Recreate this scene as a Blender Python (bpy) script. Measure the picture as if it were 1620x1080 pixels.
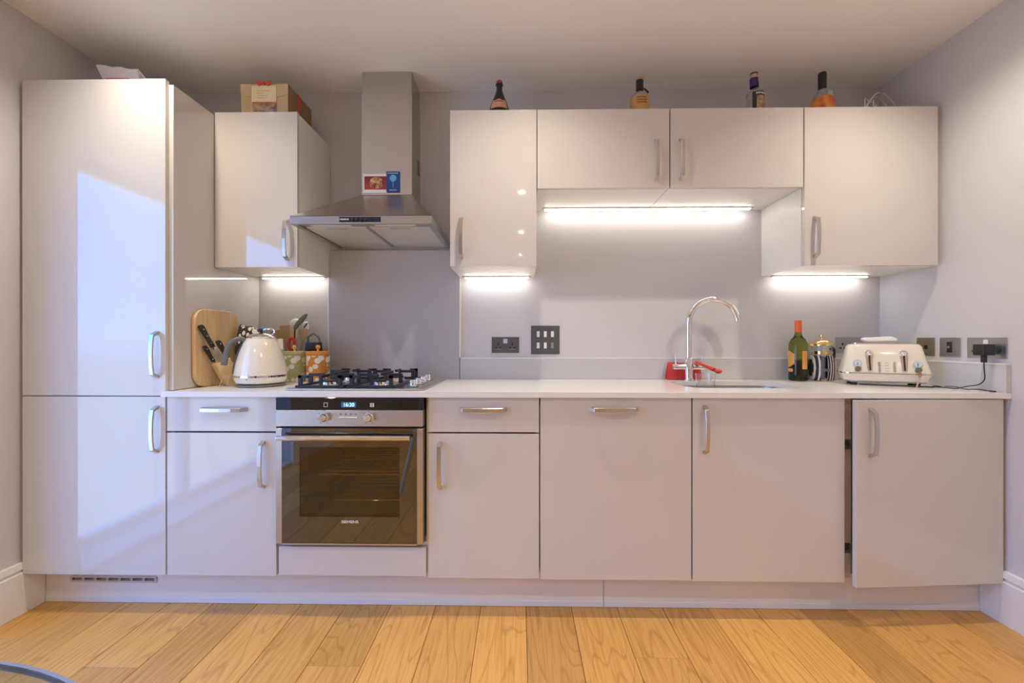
import bpy, bmesh, math, random
from mathutils import Vector, Matrix, Euler
R = math.radians
S = bpy.context.scene
COL = S.collection
for o in list(bpy.data.objects): bpy.data.objects.remove(o, do_unlink=True)

# ---------------------------------------------------------------- camera, world, exposure
cam = bpy.data.cameras.new('camera'); camo = bpy.data.objects.new('camera', cam); COL.objects.link(camo)
cam.sensor_width = 36.0; cam.lens = 686.57 / 1620 * 36; cam.clip_start = 0.02
camo.location = (-0.1554, -2.3318, 1.1066)
camo.rotation_euler = (R(90) - 0.0007, 0, 0.0164)
S.camera = camo

W = bpy.data.worlds.new('sky'); S.world = W; W.use_nodes = True
wn = W.node_tree.nodes; wl = W.node_tree.links; wn.clear()
geo = wn.new('ShaderNodeNewGeometry'); sep = wn.new('ShaderNodeSeparateXYZ')
rmp = wn.new('ShaderNodeValToRGB'); bg = wn.new('ShaderNodeBackground'); wo = wn.new('ShaderNodeOutputWorld')
mr = wn.new('ShaderNodeMapRange'); mr.inputs['From Min'].default_value = -1; mr.inputs['From Max'].default_value = 1
tc = wn.new('ShaderNodeTexCoord')
wl.new(tc.outputs['Generated'], sep.inputs[0]); wl.new(sep.outputs['Z'], mr.inputs['Value'])
wl.new(mr.outputs['Result'], rmp.inputs['Fac']); wl.new(rmp.outputs['Color'], bg.inputs['Color']); wl.new(bg.outputs[0], wo.inputs[0])
cr = rmp.color_ramp
cr.elements[0].position = 0.0; cr.elements[0].color = (.24, .28, .36, 1)
cr.elements[1].position = 1.0; cr.elements[1].color = (.07, .28, .95, 1)
for p_, c_ in ((.48, (.28, .34, .46, 1)), (.505, (.28, .48, .90, 1)), (.62, (.08, .33, 1.0, 1))):
    e = cr.elements.new(p_); e.color = c_
bg.inputs['Strength'].default_value = 6.2

S.view_settings.view_transform = 'Standard'; S.view_settings.look = 'None'
S.view_settings.gamma = 1.0; S.view_settings.use_curve_mapping = False
S.view_settings.exposure = 0.2

LAMP_POWER = 43.0
LED_STRENGTH = 13.0
LAMP_COL = (1.0, .875, .715)

# ---------------------------------------------------------------- key dimensions (metres)
XL, XR, ZC, YB = -2.19, 1.7557, 2.4495, -6.2
DF = -.6036          # front of base doors
DT = .0195           # door thickness
WF = -.3498          # front of wall-unit doors
ZB, ZD = .163, .8815  # base door bottom / top
ZW = .905            # worktop top
WT, WB, WM = 2.1628, 1.4478, 1.8048

# ---------------------------------------------------------------- materials
def mat(name, col=(.8, .8, .8), rough=.5, metal=0., spec=.5, ior=1.5, emit=None, es=0., trans=0., coat=0., alpha=1.):
    m = bpy.data.materials.new(name); m.use_nodes = True
    b = m.node_tree.nodes['Principled BSDF']
    b.inputs['Base Color'].default_value = (*col, 1); b.inputs['Roughness'].default_value = rough
    b.inputs['Metallic'].default_value = metal; b.inputs['IOR'].default_value = ior
    b.inputs['Specular IOR Level'].default_value = spec
    b.inputs['Transmission Weight'].default_value = trans; b.inputs['Coat Weight'].default_value = coat
    b.inputs['Alpha'].default_value = alpha
    if emit: b.inputs['Emission Color'].default_value = (*emit, 1); b.inputs['Emission Strength'].default_value = es
    return m
def nodes(m): return m.node_tree.nodes, m.node_tree.links, m.node_tree.nodes['Principled BSDF']
def noise_bump(m, scale=200, strength=.1, dist=.001, stretch=None):
    n, l, b = nodes(m); t = n.new('ShaderNodeTexNoise'); t.inputs['Scale'].default_value = scale
    c = n.new('ShaderNodeTexCoord'); src = c.outputs['Object']
    if stretch:
        mp = n.new('ShaderNodeMapping'); mp.inputs['Scale'].default_value = stretch; l.new(src, mp.inputs[0]); src = mp.outputs[0]
    l.new(src, t.inputs['Vector'])
    bp = n.new('ShaderNodeBump'); bp.inputs['Strength'].default_value = strength; bp.inputs['Distance'].default_value = dist
    l.new(t.outputs['Fac'], bp.inputs['Height']); l.new(bp.outputs[0], b.inputs['Normal'])
    return m
def noise_col(m, c1, c2, scale=5, stretch=None, lo=.35, hi=.65, detail=3, coord='Object', kind='noise', rand=False):
    n, l, b = nodes(m)
    c = n.new('ShaderNodeTexCoord'); src = c.outputs[coord]
    if rand:
        oi = n.new('ShaderNodeObjectInfo'); va = n.new('ShaderNodeVectorMath'); va.operation = 'ADD'
        ml = n.new('ShaderNodeMath'); ml.operation = 'MULTIPLY'; ml.inputs[1].default_value = 37.
        l.new(oi.outputs['Random'], ml.inputs[0]); l.new(src, va.inputs[0]); l.new(ml.outputs[0], va.inputs[1]); src = va.outputs[0]
    if stretch:
        mp = n.new('ShaderNodeMapping'); mp.inputs['Scale'].default_value = stretch; l.new(src, mp.inputs[0]); src = mp.outputs[0]
    if kind == 'noise':
        t = n.new('ShaderNodeTexNoise'); t.inputs['Detail'].default_value = detail; out = t.outputs['Fac']
    elif kind == 'voronoi':
        t = n.new('ShaderNodeTexVoronoi'); out = t.outputs['Distance']
    else:
        t = n.new('ShaderNodeTexWave'); out = t.outputs['Fac']; t.inputs['Distortion'].default_value = detail; t.bands_direction = kind
    t.inputs['Scale'].default_value = scale; l.new(src, t.inputs['Vector'])
    r = n.new('ShaderNodeValToRGB'); r.color_ramp.elements[0].position = lo; r.color_ramp.elements[1].position = hi
    r.color_ramp.elements[0].color = (*c1, 1); r.color_ramp.elements[1].color = (*c2, 1)
    l.new(out, r.inputs[0]); l.new(r.outputs[0], b.inputs['Base Color'])
    return m

M = {}
M['gloss'] = mat('gloss_cabinet_white', (.64, .612, .585), .05, spec=1.0)
M['carcass'] = mat('carcass_white', (.82, .79, .73), .35)
M['edge'] = mat('cream_edging', (.80, .74, .62), .3)
M['wall'] = noise_bump(mat('wall_paint', (.64, .625, .645), .7, spec=.3), 300, .05)
M['ceil'] = noise_bump(mat('ceiling_paint', (.92, .89, .85), .45, spec=.3), 120, .03)
M['trim'] = mat('trim_white', (.84, .83, .82), .25)
M['worktop'] = noise_col(mat('worktop_quartz', rough=.16), (.80, .79, .77), (.86, .85, .83), 260)
M['upstand'] = mat('upstand_grey', (.60, .60, .61), .14)
M['splash'] = mat('splashback_gloss_grey', (.50, .495, .51), .10)
M['plinth'] = mat('plinth_gloss', (.78, .74, .70), .12)
M['seal'] = mat('clear_seal', (.74, .75, .77), .2)
def brushed(name, col, stretch, rough=.28, s=.25):
    m = noise_bump(mat(name, col, rough, 1.0), 90, s, .0006, stretch)
    n, l, b = nodes(m); tg = n.new('ShaderNodeTangent'); tg.direction_type = 'RADIAL'; tg.axis = 'Z'
    b.inputs['Anisotropic'].default_value = .75; l.new(tg.outputs[0], b.inputs['Tangent']); return m
M['steel_h'] = brushed('brushed_steel', (.54, .53, .52), (1, 1, 40))
M['steel_p'] = brushed('brushed_steel_plate', (.50, .49, .48), (1, 1, 30), .3)
M['steel_chim'] = brushed('brushed_steel_duct', (.54, .515, .485), (1, 1, 40), .18, .10)
M['nickel'] = mat('satin_nickel', (.60, .575, .54), .28, 1.0)
M['chrome'] = mat('chrome', (.86, .87, .89), .04, 1.0)
M['sink'] = mat('sink_steel', (.62, .61, .59), .28, 1.0)
M['filter'] = noise_bump(mat('filter_mesh', (.80, .78, .72), .42, .7), 900, .3)
M['blackglass'] = mat('black_glass', (.006, .006, .007), .03, spec=.7)
M['iron'] = mat('cast_iron_enamel', (.016, .019, .03), .35)
M['black'] = mat('black_plastic', (.018, .018, .02), .4)
M['rubber'] = mat('grey_rubber', (.10, .105, .11), .55)
M['darkgrey'] = mat('dark_grey_plate', (.14, .15, .17), .35, .6)
M['white'] = mat('white_plastic', (.83, .82, .79), .35)
M['cream'] = mat('cream_enamel', (.80, .745, .64), .12, coat=.5)
M['gold'] = mat('polished_gold', (.92, .67, .28), .12, 1.0)
M['red'] = noise_bump(mat('red_cloth', (.66, .045, .05), .85), 350, .6, .002)
M['redplastic'] = mat('red_plastic', (.70, .05, .03), .35)
M['orange'] = mat('orange_foil', (.82, .16, .05), .4)
M['led'] = mat('led_diffuser', (1, 1, 1), .4, emit=(1.0, .95, .86), es=LED_STRENGTH)
M['lens'] = mat('lamp_lens', (1, 1, 1), .4, emit=LAMP_COL, es=45.)
M['card'] = mat('cardboard_kraft', (.60, .47, .27), .6)
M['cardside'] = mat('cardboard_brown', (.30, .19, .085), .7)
M['paper'] = mat('white_paper', (.82, .80, .84), .5)
M['lightwood'] = noise_col(mat('beech_wood', rough=.45), (.66, .44, .21), (.78, .58, .33), 9, (1, 6, .7), .3, .7)
M['block'] = noise_col(mat('pale_block_wood', rough=.45), (.72, .49, .22), (.80, .60, .32), 12, (.6, 5, 5), .3, .7)
M['spoonwood'] = mat('utensil_wood', (.52, .34, .17), .6)
def glass(name, col=(1, 1, 1), rough=0., ior=1.45): return mat(name, col, rough, ior=ior, trans=1.)
M['glass'] = glass('clear_glass', (.97, .98, .97))
M['wineglass'] = glass('olive_bottle_glass', (.42, .44, .06))
M['wine'] = mat('dark_wine', (.012, .016, .028), .12)
def thin_glass(name, tint, refl=.04, ior=1.5):
    m = bpy.data.materials.new(name); m.use_nodes = True; n, l = m.node_tree.nodes, m.node_tree.links; n.clear()
    out = n.new('ShaderNodeOutputMaterial'); mx = n.new('ShaderNodeMixShader'); tr = n.new('ShaderNodeBsdfTransparent'); gl = n.new('ShaderNodeBsdfGlossy')
    # Schlick reflectance, the same from both faces of the pane
    g = n.new('ShaderNodeNewGeometry'); dt = n.new('ShaderNodeVectorMath'); dt.operation = 'DOT_PRODUCT'
    l.new(g.outputs['Incoming'], dt.inputs[0]); l.new(g.outputs['Normal'], dt.inputs[1])
    prev = dt.outputs['Value']; f0 = ((ior - 1) / (ior + 1)) ** 2
    for op, v in (('ABSOLUTE', None), ('SUBTRACT', 1), ('POWER', 5), ('MULTIPLY', 1 - f0), ('ADD', f0)):
        q = n.new('ShaderNodeMath'); q.operation = op
        if op == 'SUBTRACT': q.inputs[0].default_value = 1; l.new(prev, q.inputs[1])
        else:
            l.new(prev, q.inputs[0])
            if v is not None: q.inputs[1].default_value = v
        prev = q.outputs[0]
    tr.inputs['Color'].default_value = (*tint, 1); gl.inputs['Roughness'].default_value = .01
    l.new(prev, mx.inputs[0]); l.new(tr.outputs[0], mx.inputs[1]); l.new(gl.outputs[0], mx.inputs[2]); l.new(mx.outputs[0], out.inputs[0])
    return m
M['pane'] = thin_glass('window_pane', (.96, .97, .97))
M['ovenglass'] = thin_glass('tinted_oven_glass', (.72, .62, .48), ior=1.75)
M['tabletop'] = thin_glass('table_glass', (.80, .84, .86))
M['tableedge'] = mat('glass_edge_blue', (.20, .25, .40), .15)
# oak floor boards: colour per board, grain along the board
def oak():
    m = mat('oak_boards', rough=.34, spec=.4); n, l, b = nodes(m)
    g = n.new('ShaderNodeNewGeometry'); oi = n.new('ShaderNodeObjectInfo')
    off = n.new('ShaderNodeMath'); off.operation = 'MULTIPLY'; off.inputs[1].default_value = 53.
    l.new(oi.outputs['Random'], off.inputs[0])
    va = n.new('ShaderNodeVectorMath'); va.operation = 'ADD'; l.new(g.outputs['Position'], va.inputs[0]); l.new(off.outputs[0], va.inputs[1])
    mp = n.new('ShaderNodeMapping'); mp.inputs['Scale'].default_value = (1, .16, 1); l.new(va.outputs[0], mp.inputs[0])
    big = n.new('ShaderNodeTexNoise'); big.inputs['Scale'].default_value = 4.; big.inputs['Detail'].default_value = 2; l.new(mp.outputs[0], big.inputs['Vector'])
    ml = n.new('ShaderNodeMath'); ml.operation = 'MULTIPLY'; ml.inputs[1].default_value = 26.; l.new(big.outputs['Fac'], ml.inputs[0])
    fr = n.new('ShaderNodeMath'); fr.operation = 'PINGPONG'; fr.inputs[1].default_value = .5; l.new(ml.outputs[0], fr.inputs[0])
    mp2 = n.new('ShaderNodeMapping'); mp2.inputs['Scale'].default_value = (1, .035, 1); l.new(va.outputs[0], mp2.inputs[0])
    fine = n.new('ShaderNodeTexNoise'); fine.inputs['Scale'].default_value = 150; fine.inputs['Detail'].default_value = 3; l.new(mp2.outputs[0], fine.inputs['Vector'])
    r1 = n.new('ShaderNodeValToRGB'); e = r1.color_ramp.elements
    e[0].position = 0; e[0].color = (.52, .275, .072, 1); e[1].position = .14; e[1].color = (.65, .36, .100, 1)
    l.new(fr.outputs[0], r1.inputs[0])
    r2 = n.new('ShaderNodeValToRGB'); e = r2.color_ramp.elements
    e[0].position = .36; e[0].color = (.86, .80, .74, 1); e[1].position = .56; e[1].color = (1, 1, 1, 1); l.new(fine.outputs['Fac'], r2.inputs[0])
    mx = n.new('ShaderNodeMix'); mx.data_type = 'RGBA'; mx.blend_type = 'MULTIPLY'; mx.inputs[0].default_value = 1.
    l.new(r1.outputs[0], mx.inputs[6]); l.new(r2.outputs[0], mx.inputs[7])
    # dark knots
    mp3 = n.new('ShaderNodeMapping'); mp3.inputs['Scale'].default_value = (1, .55, 1); l.new(va.outputs[0], mp3.inputs[0])
    vo = n.new('ShaderNodeTexVoronoi'); vo.inputs['Scale'].default_value = 3.2; l.new(mp3.outputs[0], vo.inputs['Vector'])
    r3 = n.new('ShaderNodeValToRGB'); e = r3.color_ramp.elements
    e[0].position = .012; e[0].color = (.10, .05, .02, 1); e[1].position = .035; e[1].color = (1, 1, 1, 1); l.new(vo.outputs['Distance'], r3.inputs[0])
    mk = n.new('ShaderNodeMix'); mk.data_type = 'RGBA'; mk.blend_type = 'MULTIPLY'; mk.inputs[0].default_value = 1.
    l.new(mx.outputs[2], mk.inputs[6]); l.new(r3.outputs[0], mk.inputs[7])
    hs = n.new('ShaderNodeHueSaturation'); l.new(mk.outputs[2], hs.inputs['Color'])
    vr = n.new('ShaderNodeMapRange'); vr.inputs['To Min'].default_value = .84; vr.inputs['To Max'].default_value = 1.18
    l.new(oi.outputs['Random'], vr.inputs['Value']); l.new(vr.outputs[0], hs.inputs['Value']); l.new(hs.outputs[0], b.inputs['Base Color'])
    bp = n.new('ShaderNodeBump'); bp.inputs['Strength'].default_value = .15; bp.inputs['Distance'].default_value = .001
    l.new(fine.outputs['Fac'], bp.inputs['Height']); l.new(bp.outputs[0], b.inputs['Normal'])
    return m
M['oak'] = oak()
def floral(name, base, white=(.86, .84, .80)):
    m = noise_col(mat(name, rough=.3), white, base, 34, None, .47, .53, kind='voronoi'); return m
M['green_floral'] = floral('green_floral', (.42, .44, .20)); M['green'] = mat('sage_green', (.46, .48, .25), .3)
M['orange_floral'] = floral('orange_floral', (.66, .27, .055)); M['orange_lid'] = mat('orange_enamel', (.68, .29, .06), .3)
M['towel'] = noise_col(mat('patterned_towel', rough=.9), (.80, .77, .72), (.035, .04, .045), 55, (1, 1, .55), .40, .48, kind='voronoi')
M['stripes'] = noise_col(mat('striped_cloth', rough=.9), (.035, .03, .035), (.78, .72, .68), 22, (1, 1, .0), .55, .7, detail=0.8, kind='X')

# ---------------------------------------------------------------- mesh helpers
def nb(): return bmesh.new()
def box(bm, x0, x1, y0, y1, z0, z1, bev=0., seg=1):
    t = bmesh.new()
    v = [t.verts.new(p) for p in ((x0, y0, z0), (x1, y0, z0), (x1, y1, z0), (x0, y1, z0), (x0, y0, z1), (x1, y0, z1), (x1, y1, z1), (x0, y1, z1))]
    for f in ((0, 3, 2, 1), (4, 5, 6, 7), (0, 1, 5, 4), (1, 2, 6, 5), (2, 3, 7, 6), (3, 0, 4, 7)): t.faces.new([v[i] for i in f])
    if bev: bmesh.ops.bevel(t, geom=t.edges[:], offset=bev, segments=seg, affect='EDGES', profile=.5)
    merge(bm, t); return bm
def merge(bm, t, mtx=None):
    if mtx is not None: bmesh.ops.transform(t, matrix=mtx, verts=t.verts)
    me = bpy.data.meshes.new('tmp'); t.to_mesh(me); t.free(); bm.from_mesh(me); bpy.data.meshes.remove(me)
def B(*a, **k): return box(nb(), *a, **k)
def prism(bm, pts, axis, a0, a1, bev=0.):
    """extrude a 2D outline along an axis; pts are (u,v): axis x->(y,z) y->(x,z) z->(x,y)"""
    t = bmesh.new()
    def mk(u, v, a): return (a, u, v) if axis == 'x' else (u, a, v) if axis == 'y' else (u, v, a)
    A = [t.verts.new(mk(u, v, a0)) for u, v in pts]; Bv = [t.verts.new(mk(u, v, a1)) for u, v in pts]; n = len(pts)
    t.faces.new(A); t.faces.new(Bv[::-1])
    for i in range(n): t.faces.new((A[i], Bv[i], Bv[(i + 1) % n], A[(i + 1) % n]))
    bmesh.ops.recalc_face_normals(t, faces=t.faces)
    if bev: bmesh.ops.bevel(t, geom=t.edges[:], offset=bev, segments=2, affect='EDGES', profile=.5)
    merge(bm, t); return bm
def lathe(bm, prof, cx=0, cy=0, seg=32, sx=1., sy=1., close=True):
    t = bmesh.new(); rings = []
    for r, z in prof:
        if r < 1e-5: rings.append([t.verts.new((cx, cy, z))])
        else: rings.append([t.verts.new((cx + sx * r * math.cos(2 * math.pi * i / seg), cy + sy * r * math.sin(2 * math.pi * i / seg), z)) for i in range(seg)])
    for a, b in zip(rings, rings[1:]):
        for i in range(seg):
            j = (i + 1) % seg
            q = [a[i % len(a)], a[j % len(a)], b[j % len(b)], b[i % len(b)]]
            u = []
            for w in q:
                if w not in u: u.append(w)
            if len(u) > 2: t.faces.new(u)
    if close:
        for rg in (rings[0], rings[-1]):
            if len(rg) > 2: t.faces.new(rg)
    bmesh.ops.recalc_face_normals(t, faces=t.faces); merge(bm, t); return bm
def tube(bm, pts, r, seg=8, cyc=False, sub=0, cap=True):
    P = [Vector(p) for p in pts]
    if sub:                                             # Catmull-Rom
        Q = []; n = len(P)
        rng = range(n) if cyc else range(n - 1)
        for i in rng:
            g = (lambda k: P[k % n]) if cyc else (lambda k: P[min(max(k, 0), n - 1)])
            a, b, c, d = g(i - 1), g(i), g(i + 1), g(i + 2)
            for s in range(sub):
                u = s / sub
                Q.append(.5 * ((2 * b) + (c - a) * u + (2 * a - 5 * b + 4 * c - d) * u * u + (3 * b - a - 3 * c + d) * u ** 3))
        if not cyc: Q.append(P[-1])
        P = Q
    rad = r if callable(r) else (lambda u: r)
    t = bmesh.new(); rings = []; n = len(P); up = None
    for i, p in enumerate(P):
        d = (P[(i + 1) % n] - P[i - 1]) if cyc else (P[min(i + 1, n - 1)] - P[max(i - 1, 0)])
        d.normalize()
        if up is None: up = d.orthogonal().normalized()
        up = (up - d * up.dot(d)).normalized(); w = d.cross(up); rr = rad(i / max(n - 1, 1))
        rings.append([t.verts.new(p + rr * (math.cos(2 * math.pi * k / seg) * up + math.sin(2 * math.pi * k / seg) * w)) for k in range(seg)])
    for i in range(n if cyc else n - 1):
        a, b = rings[i], rings[(i + 1) % n]
        for k in range(seg): t.faces.new((a[k], a[(k + 1) % seg], b[(k + 1) % seg], b[k]))
    if not cyc and cap: t.faces.new(rings[0][::-1]); t.faces.new(rings[-1])
    merge(bm, t); return bm
def cyl(bm, p0, p1, r, seg=20, r2=None):
    r2 = r if r2 is None else r2
    return tube(bm, [p0, p1], (lambda u: r + (r2 - r) * u), seg)
def sphere(bm, c, r, seg=16, sc=(1, 1, 1)):
    t = bmesh.new(); bmesh.ops.create_uvsphere(t, u_segments=seg, v_segments=seg // 2 + 2, radius=r)
    merge(bm, t, Matrix.Translation(c) @ Matrix.Diagonal((*sc, 1))); return bm
def rrect(x0, x1, y0, y1, r, n=6):
    o = []
    for cx, cy, a in ((x1 - r, y1 - r, 0), (x0 + r, y1 - r, 90), (x0 + r, y0 + r, 180), (x1 - r, y0 + r, 270)):
        for i in range(n + 1):
            t = R(a + 90 * i / n); o.append((cx + r * math.cos(t), cy + r * math.sin(t)))
    return o
def sheet(bm, grid, th):
    """a surface from a grid of points, given a thickness"""
    t = bmesh.new(); V = [[t.verts.new(p) for p in row] for row in grid]
    for a, b in zip(V, V[1:]):
        for i in range(len(a) - 1): t.faces.new((a[i], a[i + 1], b[i + 1], b[i]))
    bmesh.ops.recalc_face_normals(t, faces=t.faces)
    bmesh.ops.solidify(t, geom=t.faces[:], thickness=th); merge(bm, t); return bm

ORG = {}
def tag(o, label=None, cat=None, group=None, kind=None):
    if label: o['label'] = label
    if cat: o['category'] = cat
    if group: o['group'] = group
    if kind: o['kind'] = kind
    return o
def thing(name, label, cat, loc, group=None, rot=0., local=False):
    o = bpy.data.objects.new(name, None); COL.objects.link(o); o.empty_display_size = .05
    o.location = loc; o.rotation_euler = (0, 0, rot); ORG[o] = Vector((0, 0, 0)) if local else Vector(loc)
    return tag(o, label, cat, group)
def obj(name, bm, m, parent=None, smooth=False, origin=None, label=None):
    c = Vector(origin) if origin is not None else None
    if c is None:
        xs = [v.co for v in bm.verts]; c = Vector([(min(v[i] for v in xs) + max(v[i] for v in xs)) / 2 for i in range(3)])
        if parent is None: c.z = min(v.z for v in xs)
    bmesh.ops.translate(bm, vec=-c, verts=bm.verts)
    me = bpy.data.meshes.new(name); bm.to_mesh(me); bm.free()
    if smooth:
        for p in me.polygons: p.use_smooth = True
        me.set_sharp_from_angle(angle=R(40))
    me.materials.append(M[m] if isinstance(m, str) else m)
    o = bpy.data.objects.new(name, me); COL.objects.link(o)
    if parent: o.parent = parent; o.location = c - ORG[parent]
    else: o.location = c
    ORG[o] = c
    if label: o['label'] = label
    return o
def inst(name, src, parent, loc, rot=(0, 0, 0)):
    o = bpy.data.objects.new(name, src.data if hasattr(src, 'data') else src); COL.objects.link(o)
    if parent: o.parent = parent; o.location = Vector(loc) - ORG[parent]
    else: o.location = loc
    o.rotation_euler = rot; ORG[o] = Vector(loc); return o
def struct(name, bm, m, parent=None, label=None, **k):
    o = obj(name, bm, m, parent, **k)
    if parent is None: o['kind'] = 'structure'
    if label: o['label'] = label
    return o
def text_bm(body, size, depth=.0004, bold=False):
    cu = bpy.data.curves.new('t', 'FONT'); cu.body = body; cu.size = size; cu.align_x = 'CENTER'; cu.align_y = 'CENTER'; cu.extrude = depth / 2
    if bold: cu.offset = size * .02
    o = bpy.data.objects.new('t', cu); COL.objects.link(o)
    bpy.context.view_layer.update()
    me = bpy.data.meshes.new_from_object(o.evaluated_get(bpy.context.evaluated_depsgraph_get()))
    bm = nb(); bm.from_mesh(me); bpy.data.objects.remove(o); bpy.data.curves.remove(cu); bpy.data.meshes.remove(me); return bm
def text(name, body, size, pos, m, parent, rotz=0., squash=1., bold=False):
    bm = text_bm(body, size, bold=bold)
    bmesh.ops.transform(bm, matrix=Matrix.Translation(pos) @ Matrix.Rotation(rotz, 4, 'Z') @ Matrix.Rotation(R(90), 4, 'X') @ Matrix.Diagonal((squash, 1, 1, 1)), verts=bm.verts)
    return obj(name, bm, m, parent)

# ================================================================ STRUCTURE
struct('wall_back', B(XL - .3, XR + .15, 0, .12, -.05, ZC + .1), 'wall', label='grey painted back wall behind the kitchen units')
struct('wall_right', B(XR, XR + .15, YB, 0, -.05, ZC + .1), 'wall', label='grey painted right-hand wall with sockets')
struct('wall_rear', B(XL - .3, XR + .15, YB - .12, YB, -.05, ZC + .1), 'wall', label='plain rear wall of the room')
WY0, WY1, WZ0, WZ1 = -2.75, -.843, .03, 2.045
bm = nb(); box(bm, XL - .3, XL, WY1, 0, -.05, ZC + .1); box(bm, XL - .3, XL, YB, WY0, -.05, ZC + .1)
box(bm, XL - .3, XL, WY0, WY1, WZ1, ZC + .1); box(bm, XL - .3, XL, WY0, WY1, -.05, WZ0)
struct('wall_left', bm, 'wall', label='painted left wall with a wide glazed opening')
struct('ceiling', B(XL - .3, XR + .15, YB - .12, .12, ZC, ZC + .1), 'ceil', label='white painted ceiling')
# window
win = bpy.data.objects.new('window_1', None); COL.objects.link(win); win.location = (XL - .26, (WY0 + WY1) / 2, WZ0); ORG[win] = Vector(win.location)
win['kind'] = 'structure'; win['label'] = 'wide glazed balcony window in the left wall'
xw = XL - .26
bm = nb()
for a, b_ in ((WY0, WY0 + .05), (WY1 - .05, WY1)): box(bm, xw - .03, xw + .03, a, b_, WZ0, WZ1, .003)
mid = (WY0 + WY1) / 2
box(bm, xw - .03, xw + .03, mid - .03, mid + .03, WZ0, WZ1, .003)
for a, b_ in ((WZ0, WZ0 + .05), (WZ1 - .05, WZ1)):
    box(bm, xw - .03, xw + .03, WY0 + .05, mid - .03, a, b_, .003); box(bm, xw - .03, xw + .03, mid + .03, WY1 - .05, a, b_, .003)
obj('window_frame', bm, 'trim', win)
for a, b_ in ((WY0 + .05, mid - .03), (mid + .03, WY1 - .05)):
    obj('pane', B(xw - .003, xw + .003, a, b_, WZ0 + .05, WZ1 - .05), 'pane', win)
po = bpy.data.lights.new('window_portal', 'AREA'); po.shape = 'RECTANGLE'; po.size = WY1 - WY0; po.size_y = WZ1 - WZ0
po.cycles.is_portal = True
poo = bpy.data.objects.new('window_portal', po); COL.objects.link(poo); poo.location = (XL - .31, mid, (WZ0 + WZ1) / 2); poo.rotation_euler = (R(90), 0, R(-90))
# floor with boards
fl = struct('floor', B(XL - .02, XR + .02, YB, .0, -.06, -.018), mat('subfloor', (.12, .07, .03), .8), label='oak plank floor of wide honey-coloured boards')
random.seed(5)
joints = {}
PW = .1885
k0 = math.floor((XL + .127) / PW); k1 = math.ceil((XR + .127) / PW)
fixed = {(-8): -.881, (-4): -.8625, 2: -.806}
for k in range(k0, k1):
    a, b_ = max(-.127 + k * PW, XL), min(-.127 + (k + 1) * PW, XR)
    if b_ - a < .01: continue
    y = 0.; first = True
    while y > YB:
        if first: ln = -fixed[k] if k in fixed else random.uniform(1.05, 2.1)
        else: ln = random.uniform(1.5, 2.2)
        first = False
        y2 = max(y - ln, YB)
        obj('floor_board', B(a + .0008, b_ - .0008, y2 + .0008, y - .0008, -.018, 0, .0015), 'oak', fl)
        y = y2
# skirting
def skirt(name, pts_x, y0, y1, side):
    s = side; x = XR if s > 0 else XL
    prof = [(0, 0), (-s * .020, 0), (-s * .020, .165), (-s * .012, .172), (-s * .012, .176), (-s * .020, .181), (-s * .018, .205), (0, .205)]
    return struct(name, prism(nb(), [(x + u, v + .0005) for u, v in prof], 'y', y0, y1), 'trim', label='tall white skirting board along the wall')
skirt('baseboard_right', 0, YB, -.499, 1); skirt('baseboard_left', 0, WY1 + .0, -.499, -1)
skirt('baseboard_left.001', 0, YB, WY0, -1)

# ---------------------------------------------------------------- ceiling downlights (a real lamp in each)
ringm = None
for ix, x in enumerate((-1.58, -.13, 1.30)):
    for iy, y in enumerate((-.815, -2.27, -3.69, -5.12)):
        t = thing('downlight', 'small round recessed ceiling downlight with a white ring', 'downlight', (x, y, ZC), 'recessed ceiling downlights')
        if ringm is None:
            rg = obj('ring', lathe(nb(), [(.030, -.001), (.042, -.001), (.045, -.004), (.042, -.007), (.030, -.006)], close=False), 'trim', None, True, origin=(0, 0, 0))
            ln = obj('lens', lathe(nb(), [(0, -.0025), (.030, -.0025), (.030, -.0045), (0, -.0045)]), 'lens', None, origin=(0, 0, 0))
            for q in (rg, ln): q.parent = t; q.location = (0, 0, 0)
            ringm, lensm = rg, ln
        else:
            inst('ring', ringm, t, (x, y, ZC)); inst('lens', lensm, t, (x, y, ZC))
        l = bpy.data.lights.new('downlight_lamp', 'SPOT'); l.energy = LAMP_POWER; l.color = LAMP_COL; l.spot_size = R(140); l.spot_blend = 1.0; l.shadow_soft_size = .022
        lo = bpy.data.objects.new('downlight_lamp', l); COL.objects.link(lo); lo.parent = t; lo.location = (0, 0, -.009)

# ================================================================ KITCHEN UNITS
hb = nb()
out_ = [(-.096, 0), (-.0815, -.0275), (-.045, -.0325), (0, -.0345), (.045, -.0325), (.0815, -.0275), (.096, 0)]
in_ = [(.0845, 0), (.0735, -.0205), (.042, -.0255), (0, -.0275), (-.042, -.0255), (-.0735, -.0205), (-.0845, 0)]
hp = [(y, z) for z, y in out_ + in_]
hv = []
for sx in (-.0082, .0082): hv.append([hb.verts.new((sx, y, z)) for y, z in hp])
n_ = len(hp)
for i in range(6):
    a, b_, c, d = i, i + 1, n_ - 2 - i, n_ - 1 - i
    for q, rev in ((0, False), (1, True)):
        f = [hv[q][a], hv[q][b_], hv[q][c], hv[q][d]]; hb.faces.new(f[::-1] if rev else f)
for i in range(n_): hb.faces.new((hv[0][i], hv[1][i], hv[1][(i + 1) % n_], hv[0][(i + 1) % n_]))
bmesh.ops.recalc_face_normals(hb, faces=hb.faces)
bmesh.ops.bevel(hb, geom=hb.edges[:], offset=.0012, segments=1, affect='EDGES')
HANDLE = bpy.data.meshes.new('handle'); hb.to_mesh(HANDLE); hb.free(); HANDLE.materials.append(M['nickel'])
def handle(parent, x, y, z, horiz=False):
    o = inst('handle', HANDLE, parent, (x, y, z), (0, R(90), 0) if horiz else (0, 0, 0)); o['label'] = 'satin nickel bow handle'; return o
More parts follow.
